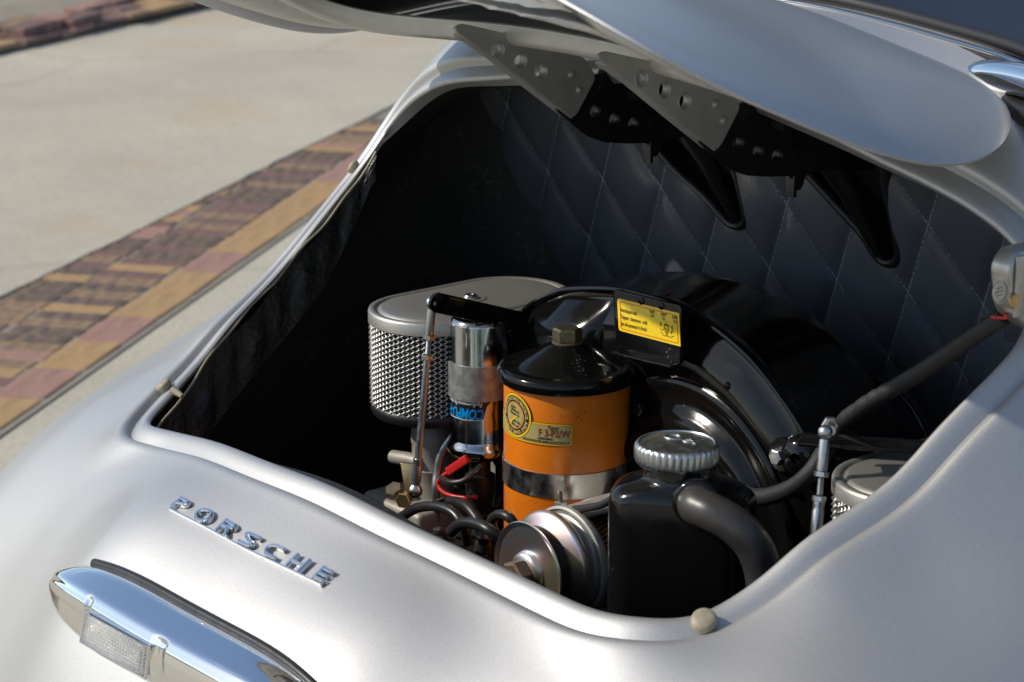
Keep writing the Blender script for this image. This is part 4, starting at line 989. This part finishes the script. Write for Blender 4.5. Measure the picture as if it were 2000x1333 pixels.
# ---------------------------------------------------------------- carburettor under the left filter
carb = thing('carburettor', (-.26, .40, .60), 'cast aluminium carburettor body under the left air filter', 'carburettor')
new_obj('throat', *lathe([(.034, .640), (.034, .662), (.0235, .666), (.0215, .674), (.0215, .700), (.0225, .702), (.0215, .704), (.0215, .728), (.0225, .730), (.0225, .738), (.022, .742), (.022, .752)], (-.262, .398, 0), (0, 0, 1), 40), CAST, carb, angle=40)
new_obj('intake_flange', *lathe([(.027, .752), (.030, .754), (.030, .760), (.028, .762), (.026, .768), (.026, .776)], (-.262, .398, 0), (0, 0, 1), 40), RUSTY, carb, angle=40)
new_obj('throat', *lathe([(.022, .64), (.022, .776)], (-.262, .50, 0), (0, 0, 1), 32), CAST, carb, angle=40)
p = hit(795, 897, 1, .375); q = hit(768, 893, 1, .375)
V, Fc = tube([p + np.array([.02, .005, 0]), p, q], .0072, 14); new_obj('fuel_nozzle', V, Fc, CAST, carb)
for tt in (.25, .5, .75, 1.0):
    c = p * (1 - tt) + q * tt; V, Fc = lathe([(.0062, -.0012), (.0068, 0), (.0062, .0012)], c, q - p, 16); new_obj('nozzle_ridge', V, Fc, ZINC, carb)
a = hit(797, 905, 1, .36); b = hit(806, 965, 1, .355)
V, Fc = box((a + b) / 2, .016, .003, np.linalg.norm(a - b), ax=((.8, .6, 0), (-.6, .8, 0), unit(a - b)), bev=.001); new_obj('throttle_lever', V, Fc, BRASS, carb)
V, Fc = prism(hit(793, 975, 1, .35), (.5, -.85, .1), .0085, .010); new_obj('brass_nut', V, Fc, BRASS, carb, angle=20)
V, Fc = prism(hit(775, 968, 1, .36), (.2, -.5, .85), .010, .012); new_obj('brass_nut', V, Fc, RUSTY, carb, angle=20)
V, Fc = lathe([(.013, 0), (.013, .012), (.010, .014), (0, .014)], hit(770, 990, 1, .37), (0, 0, 1), 24); new_obj('idle_screw_boss', V, Fc, RUSTY, carb)
V, Fc = box(hit(830, 1010, 1, .39), .10, .09, .05, bev=.006); new_obj('inlet_manifold', V, Fc, CAST, carb)

# ---------------------------------------------------------------- throttle rods
def rod(pt, pb, label, d0=0):
    t_ = thing('throttle_rod', tuple(pb), label, 'linkage rod', 'throttle linkage rods'); A = unit(pt - pb); L = np.linalg.norm(pt - pb)
    new_obj('ball_joint', *lathe([(0, -.006), (.0030, -.0052), (.0055, -.0028), (.0062, 0), (.0056, .0028), (.0032, .0053), (0, .0062)], pt, A, 28), ZINC, t_)
    new_obj('socket', *lathe([(.0042, -.032), (.0045, -.030), (.0045, -.012), (.0042, -.006)], pt, A, 24), ZINC, t_)
    new_obj('lock_nut', *prism(pt - A * .037, A, .0062, .0046), ZINC, t_, angle=20)
    th_ = MB(); n = 14
    prof = []
    for k in range(n): h = -.037 - .0018 * k / 1.0 * .62; prof += [(.0027, h), (.0022, h - .00055)]
    new_obj('thread', *lathe(prof, pt, A, 16), ZINC, t_, angle=20)
    new_obj('lock_nut', *prism(pt - A * .0575, A, .0060, .0046), ZINC, t_, angle=20)
    new_obj('shaft', *lathe([(.0034, -.0575), (.0034, -(L - .034)), (.0034, -(L - .03))], pt, A, 20), STEEL if d0 else ZINC, t_)
    new_obj('socket', *lathe([(.0042, .006), (.0048, .012), (.0050, .026), (.0044, .028), (.0048, .030), (.0048, .034)], pb, A, 24), ZINC, t_)
    new_obj('ball_joint', *lathe([(0, -.0075), (.0042, -.006), (.0070, -.0025), (.0074, .001), (.0060, .0045), (.0040, .007)], pb, A, 28), STEEL, t_)
    return t_
p1 = hit(844, 592, 1, .33); p2 = hit(811, 960, 1, .315)
rod(p1, p2, 'slim metal throttle rod with ball ends standing in front of the left air filter')
a = p1 + np.array([.004, .004, .0]); b = hit(1030, 632, 1, .44)
V, Fc = box((a + b) / 2, np.linalg.norm(a - b), .004, .020, ax=(unit(b - a), unit(np.cross((0, 0, 1), b - a)), np.cross(unit(b - a), unit(np.cross((0, 0, 1), b - a)))), bev=.0015)
arm = thing('throttle_lever', tuple(a), 'flat black throttle arm reaching from the left rod ball behind the coil', 'lever'); new_obj('arm_bar', V, Fc, BLACK_GLOSS, arm)
new_obj('arm_eye', *lathe([(.010, -.002), (.010, .002), (0, .002)], a, unit(np.cross((0, 0, 1), b - a)), 24), BLACK_GLOSS, arm)
p3 = hit(1612, 845, 1, .34); p4 = hit(1592, 1060, 1, .32)
rod(p3, p4, 'slim zinc throttle rod with a ball end beside the right air filter', 1)
a = p3 + np.array([.0, .006, 0]); b = a + np.array([-.012, .012, -.001]); V, Fc = tube([a, b], .0045, 14); ra = thing('ball_stud', tuple(a), 'short threaded stud on the black lever behind the right rod ball', 'stud'); new_obj('stud_shank', V, Fc, ZINC, ra)
new_obj('stud_nut', *prism(b, (-.7, .7, 0), .007, .006), ZINC, ra, angle=20)
c = hit(1700, 868, 1, .41); V, Fc = box(c, .12, .03, .004, ax=((.78, .62, 0), (-.62, .78, 0), (0, 0, 1)), bev=.001); new_obj('lever_plate', V, Fc, BLACK_GLOSS, ra)

# ---------------------------------------------------------------- generator with belt pulley
GX, GZ = .070, .718
gen = thing('generator', (GX, .33, .66), 'dynamo with a yellow passivated belt pulley and slotted aluminium housing', 'generator')
GA = (0, -1, 0)
def G(prof, y, n=72, **k): return lathe(prof, (GX, y, GZ), GA, n, **k)
new_obj('front_pulley_half', *G([(.047, .0), (.0478, .0012), (.0470, .0024), (.044, .0015), (.034, -.007), (.0245, -.010), (.0225, -.008), (.021, -.002), (.0195, .004), (.0165, .0068), (.0, .0072)], .2545), PASSIV, gen, angle=50)
new_obj('rear_pulley_half', *G([(.02, .002), (.036, -.001), (.0455, -.0075), (.0490, -.0085), (.0515, -.0105), (.0522, -.0145), (.0505, -.018), (.046, -.0195), (.02, -.0195)], .268), PASSIV, gen, angle=50)
new_obj('fan_belt', *G([(.030, .004), (.0405, .006), (.0405, -.004), (.030, -.002)], .2650), RUBBER, gen)
new_obj('hub_nut', *prism((GX, .2475, GZ), GA, .0150, .014, n=6, rot=.3), RUSTY, gen, angle=20)
new_obj('end_plate', *G([(.020, .0), (.043, -.0), (.0455, -.002), (.0455, -.008)], .296), CAST_LIGHT, gen, angle=40)
# housing with ventilation windows at the pulley end
V = []; Fc = []; n = 96; ysec = [.302, .308, .312, .336, .340, .345, .40, .44]
for yy in ysec:
    for k in range(n): a = 2 * pi * k / n; V.append((GX + .0500 * cos(a), yy, GZ + .0500 * sin(a)))
for j in range(len(ysec) - 1):
    for k in range(n):
        a = (k + .5) / n * 360
        if j in (2,) or (j in (1, 3)):
            if (a % 90) > 14 and (a % 90) < 72: continue
        Fc.append((j * n + k, j * n + (k + 1) % n, (j + 1) * n + (k + 1) % n, (j + 1) * n + k))
hs = new_obj('housing', V, Fc, CAST_LIGHT, gen, angle=30); md = hs.modifiers.new('thickness', 'SOLIDIFY'); md.thickness = .005; md.offset = -1
new_obj('housing_rim', *G([(.0500, 0), (.0518, .001), (.0518, .005), (.0495, .006)], .3045, caps=False), CAST_LIGHT, gen, angle=40)
new_obj('armature', *G([(.030, .03), (.034, .02), (.034, -.02), (.030, -.03)], .335), BLACK_SATIN, gen)
wd = MB(); rnd = random.Random(7)
for k in range(54):
    a = 2 * pi * k / 54; pts = []
    for i in range(6):
        y = .308 + .036 * i / 5; r = .035 + .004 * sin(pi * i / 5) + rnd.uniform(-.001, .001); aa = a + .25 * i / 5; pts.append((GX + r * cos(aa), y, GZ + r * sin(aa)))
    wd.add(*tube(pts, .0009, 5))
tag(wd.obj('windings', COPPER, gen), kind='stuff')
for a in (100, 150): 
    V, Fc = box((GX + .040 * cos(radians(a)), .325, GZ + .040 * sin(radians(a))), .008, .012, .007, bev=.001); new_obj('brush_holder', V, Fc, CAST_LIGHT, gen)
c = hit(1096, 1003, 1, .335); A = np.array([-.12, 0, 1.])
new_obj('terminal_nut', *prism(c - A * .002, A, .0075, .006), ZINC, gen, angle=20)
new_obj('terminal_nut', *prism(c + A * .006, A, .0062, .0055), ZINC, gen, angle=20)
new_obj('terminal_stud', *lathe([(.0024, 0), (.0024, .020), (.0018, .021)], c, A, 12), BRONZE, gen)
c2 = hit(1143, 998, 1, .34); new_obj('housing_screw', *lathe([(.004, -.002), (.004, .002), (0, .003)], c2, (0, 0, 1), 14), CAST_LIGHT, gen)

# ---------------------------------------------------------------- oil tank with filler cap
tank = thing('oil_tank', (.22, .28, .70), 'black oil filler tank with a knurled zinc cap, in front of the fan shroud', 'oil tank')
TC = hit(1322, 870, 1, .27); nrm = unit(np.array([.60, -.80, 0])); rgt = np.array([-nrm[1], nrm[0], 0]); rgt = np.array([.80, .60, 0])
tcx = TC + rgt * .003
bw, bd = .106, .066
def tank_ring(w, d, r, z, cx=0): return [tcx * np.array([1, 1, 0]) + rgt * x - nrm * y + np.array([0, 0, z]) for x, y in rrect(w, d, r, 6, cx)]
zc = TC[2] + .0150
lev = [(.060, .060, .0299, zc - .030, 0), (.060, .060, .0299, zc - .041, 0), (.066, .062, .0305, zc - .0435, 0), (.084, .065, .028, zc - .0465, 0), (.100, .068, .026, zc - .0495, 0), (.115, .071, .024, zc - .0545, 0), (.1215, .072, .022, zc - .0625, 0), (.122, .072, .023, zc - .12, 0), (.122, .072, .023, zc - .20, 0), (.09, .06, .023, zc - .206, 0)]
cshift = [0, 0, .0, -.001, .0, .001, .003, .003, .003, .003]
V = []; Fc = []
for (w, d, r, z, _), cs in zip(lev, cshift): V += tank_ring(w, d, r, z, cs)
m_ = len(V) // len(lev)
for j in range(len(lev) - 1):
    for k in range(m_): Fc.append((j * m_ + k, j * m_ + (k + 1) % m_, (j + 1) * m_ + (k + 1) % m_, (j + 1) * m_ + k))
Fc.append(tuple((len(lev) - 1) * m_ + k for k in range(m_)))
tb = new_obj('tank_body', V, Fc, BLACK_TANK, tank, angle=50)
# cap
cap0 = np.array([TC[0], TC[1], 0])
V = []; Fc = []; n = 144
def knurl(k): return 1 - .045 * (.5 - .5 * cos(2 * pi * k / n * 36)) ** 2 * 1.3
capp = [(.0325, zc - .0305, 0), (.0345, zc - .0285, .3), (.0360, zc - .026, 1), (.0360, zc - .0165, 1), (.0352, zc - .0140, .6), (.0335, zc - .0125, 0), (.0318, zc - .0120, 0), (.0312, zc - .0130, 0), (.0300, zc - .0128, 0), (.02, zc - .0118, 0), (.0, zc - .0115, 0)]
for r, z, kn in capp:
    for k in range(n): a = 2 * pi * k / n; rr_ = r * (1 - kn * (1 - knurl(k))); V.append(cap0 + np.array([rr_ * cos(a), rr_ * sin(a), z]))
for j in range(len(capp) - 1):
    for k in range(n): Fc.append((j * n + k, j * n + (k + 1) % n, (j + 1) * n + (k + 1) % n, (j + 1) * n + k))
cap = new_obj('filler_cap', V, Fc, ZINC, tank, angle=40)
tdir = unit(np.array([.88, .30, 0])); tdn = np.array([-tdir[1], tdir[0], 0])
V, Fc = text_mesh('Oel', .020, .0004, lambda x, y, z: cap0 + tdir * x * 1.15 + tdn * (y + .008) + np.array([0, 0, zc - .0122 + z + .0006]), bevel=.0004); new_obj('cap_lettering', V, Fc, ZINC, cap, angle=40)
# hose
tf = lambda px, py, y: hit(px, py, 1, y)
hs0 = hit(1352, 980, 1, .262)
ph0 = np.array([TC[0], TC[1], hit(1362, 990, 1, .25)[2]]) + rgt * .024 + nrm * .032; zz = np.array([0, 0, 1.])
hp = [ph0, ph0 + nrm * .012 + rgt * .003, ph0 + nrm * .022 + rgt * .016 - zz * .001, ph0 + nrm * .026 + rgt * .034 - zz * .008, ph0 + nrm * .026 + rgt * .051 - zz * .024, ph0 + nrm * .024 + rgt * .060 - zz * .048, ph0 + nrm * .022 + rgt * .063 - zz * .08, ph0 + nrm * .02 + rgt * .062 - zz * .12]
hose = thing('breather_hose', tuple(hp[0]), 'thick black rubber breather hose bending down from the side of the oil tank', 'hose')
hpp = catmull(hp, 8); V, Fc = tube(hpp, .0158, 28, rfun=lambda t: 1.07 if t < .17 else (1.07 - .07 * min(1, (t - .17) / .05))); new_obj('hose_pipe', V, Fc, HOSE, hose)
V, Fc = lathe([(.0205, .0), (.0205, .0055), (.0190, .0075), (.0172, .0085)], hpp[0], nrm, 32); new_obj('hose_spigot', V, Fc, BLACK_TANK, hose)

# ---------------------------------------------------------------- wrapped cable to the switch box
cab = thing('wiring_loom', tuple(hit(1650, 820, 1, .42)), 'black cloth-taped cable climbing from behind the right rod to the metal switch box', 'cable')
lp = [hit(1640, 828, 1, .44), hit(1700, 785, 1, .44), hit(1770, 745, 1, .44), hit(1840, 700, 1, .44), hit(1905, 655, 1, .44), hit(1962, 617, 1, .44)]
lpp = catmull(lp, 14); rn = random.Random(3)
V, Fc = tube(lpp, .0070, 18, rfun=lambda t: (.78 if t < .04 else 1) * (1 + .13 * ((t * 21 + .4 * sin(t * 17)) % 1) + .03 * sin(t * 90))); new_obj('taped_loom', V, Fc, TAPE, cab, angle=25)
V, Fc = tube([lpp[0] - unit(lpp[3] - lpp[0]) * .012, lpp[0]], .0062, 14); new_obj('cable_end', V, Fc, HOSE, cab)
V, Fc = tube(catmull([lp[-1] + np.array([-.008, -.006, -.002]), hit(1962, 622, 1, .425), hit(1966, 615, 1, .425)], 5), .0014, 8); new_obj('red_wire', V, Fc, RED, cab)
hc = thing('braided_hose', tuple(hit(1500, 970, 1, .36)), 'black braided hose curving between the fan cover and the right throttle rod', 'hose')
V, Fc = tube(catmull([hit(1420, 955, 1, .40), hit(1450, 966, 1, .395), hit(1490, 972, 1, .39), hit(1545, 955, 1, .39), hit(1585, 922, 1, .395), hit(1612, 880, 1, .41), hit(1640, 832, 1, .44)], 8), .0080, 18); new_obj('hose_pipe', V, Fc, TAPE, hc)
tw = thing('thin_cable', tuple(hit(1760, 780, 1, .60)), 'thin glossy black cable arching in front of the quilted pad at right', 'cable')
V, Fc = tube(catmull([hit(1655, 730, 1, .61), hit(1700, 742, 1, .61), hit(1745, 762, 1, .61), hit(1775, 790, 1, .61), hit(1797, 825, 1, .61), hit(1812, 860, 1, .61)], 8), .0030, 10); new_obj('cable_sheath', V, Fc, BLACK_GLOSS, tw)
# metal switch box on the right lip
sb = thing('switch_box', tuple(hit(1975, 560, 1, .43)), 'worn cast metal box with a round emblem and brass screw on the right lip', 'box')
bb = [hit(x, y, 0, .452) for x, y in ((1950, 488), (1934, 518), (1942, 600), (1975, 628), (2030, 650), (2060, 600), (2050, 500), (2005, 474))]
poly = round_poly([(p[1], p[2]) for p in bb], .0065, 5)
V, Fc = curve_mesh([poly], .008, .0022, lambda a, b, c: (.463 + c, a, b)); new_obj('box_casting', V, Fc, LATCH, sb, angle=35)
ec = hit(1953, 571, 0, .4738); sc_ = hit(1980, 588, 0, .4738)
V, Fc = lathe([(.0092, 0), (.0092, .0008), (.0080, .0010), (.0078, .0003), (0, .0003)], ec, (1, 0, 0), 32); new_obj('round_emblem', V, Fc, LATCH, sb, angle=30)
for dz in (-.003, .0, .003):
    V, Fc = box(ec + np.array([.0009, 0, dz]), .0008, .009 if dz == 0 else .006, .0012); new_obj('emblem_bar', V, Fc, LATCH, sb)
V, Fc = lathe([(.0065, 0), (.0065, .001), (.0055, .002), (.0035, .0018), (0, .0016)], sc_, (1, 0, 0), 24); new_obj('brass_screw', V, Fc, BRASS, sb)
V, Fc = box(hit(1992, 560, 0, .4745), .002, .012, .050, bev=.0006); new_obj('side_rib', V, Fc, LATCH, sb)

# ---------------------------------------------------------------- wires and small parts around the distributor
def wire(name, pts, r, mt, label, cat='wire', grp=None):
    t_ = thing(name, tuple(hit(pts[0][0], pts[0][1], 1, pts[0][2])), label, cat, grp)
    V, Fc = tube(catmull([hit(x, y, 1, d) for x, y, d in pts], 8), r, 12); new_obj('insulation', V, Fc, mt, t_); return t_
wire('steel_pipe', [(890, 845, .39), (866, 880, .38), (855, 920, .375), (851, 960, .37), (852, 1020, .37)], .0046, ZINC, 'bent bare steel pipe dropping between the carburettor and the coil', 'pipe')
wire('spark_plug_lead', [(785, 1010, .30), (815, 993, .30), (850, 990, .30), (885, 1002, .30), (905, 1030, .30), (912, 1060, .31)], .0052, RUBBER, 'black plug lead forming the outermost left loop over the bay edge', 'wire', 'spark plug leads')
wire('spark_plug_lead', [(858, 985, .34), (885, 980, .34), (912, 990, .335), (935, 1020, .33), (945, 1060, .32)], .0054, RUBBER, 'black plug lead arching behind the outermost left loop', 'wire', 'spark plug leads')
wire('spark_plug_lead', [(880, 1040, .27), (900, 1024, .27), (930, 1024, .27), (958, 1038, .27), (985, 1062, .28)], .0056, RUBBER, 'thickest plug lead, looping low in front near the pulley', 'wire', 'spark plug leads')
wire('spark_plug_lead', [(965, 1040, .31), (960, 1018, .31), (975, 1006, .31), (995, 1012, .31), (1010, 1035, .315), (1018, 1060, .32)], .0050, RUBBER, 'black plug lead curling tightly under the orange canister', 'wire', 'spark plug leads')
wire('coil_wire', [(862, 935, .36), (880, 943, .355), (905, 940, .36), (925, 925, .37), (940, 912, .38)], .0032, RUBBER, 'thin black wire curving to the coil boot', 'wire')
rw = wire('red_wire', [(912, 898, .375), (890, 915, .37), (866, 930, .365), (856, 945, .365), (866, 962, .365), (895, 972, .37), (930, 972, .375)], .0022, RED, 'thin red wire with a red crimp sleeve looping below the coil', 'wire')
a = hit(914, 896, 1, .372); b = hit(875, 922, 1, .366); V, Fc = box((a + b) / 2, np.linalg.norm(a - b), .006, .0085, ax=(unit(b - a), unit(np.cross(b - a, (0, 0, 1))), unit(np.cross(unit(np.cross(b - a, (0, 0, 1))), b - a))), bev=.001); new_obj('crimp_sleeve', V, Fc, RED, rw)
wire('generator_wire', [(1096, 1001, .325), (1112, 997, .315), (1140, 994, .305), (1172, 988, .30), (1198, 974, .30), (1220, 958, .305)], .0036, TAPE, 'twisted black wire from the generator terminal past the orange canister', 'wire')
dist = thing('distributor_cap', tuple(hit(905, 1060, 1, .32)), 'black distributor cap with terminal towers half hidden below the plug leads', 'distributor')
dcn = hit(900, 1085, 1, .33); new_obj('cap_dome', *lathe([(.040, -.03), (.040, .0), (.036, .008), (.0, .012)], dcn, (0, 0, 1), 40), BLACK_SATIN, dist)
for k in range(6):
    a = 2 * pi * k / 6 + .3; V, Fc = lathe([(.0085, 0), (.0080, .012), (.0065, .016), (.0055, .016)], dcn + np.array([.026 * cos(a), .026 * sin(a), .006]), (0, 0, 1), 20); new_obj('terminal_tower', V, Fc, RUBBER, dist)
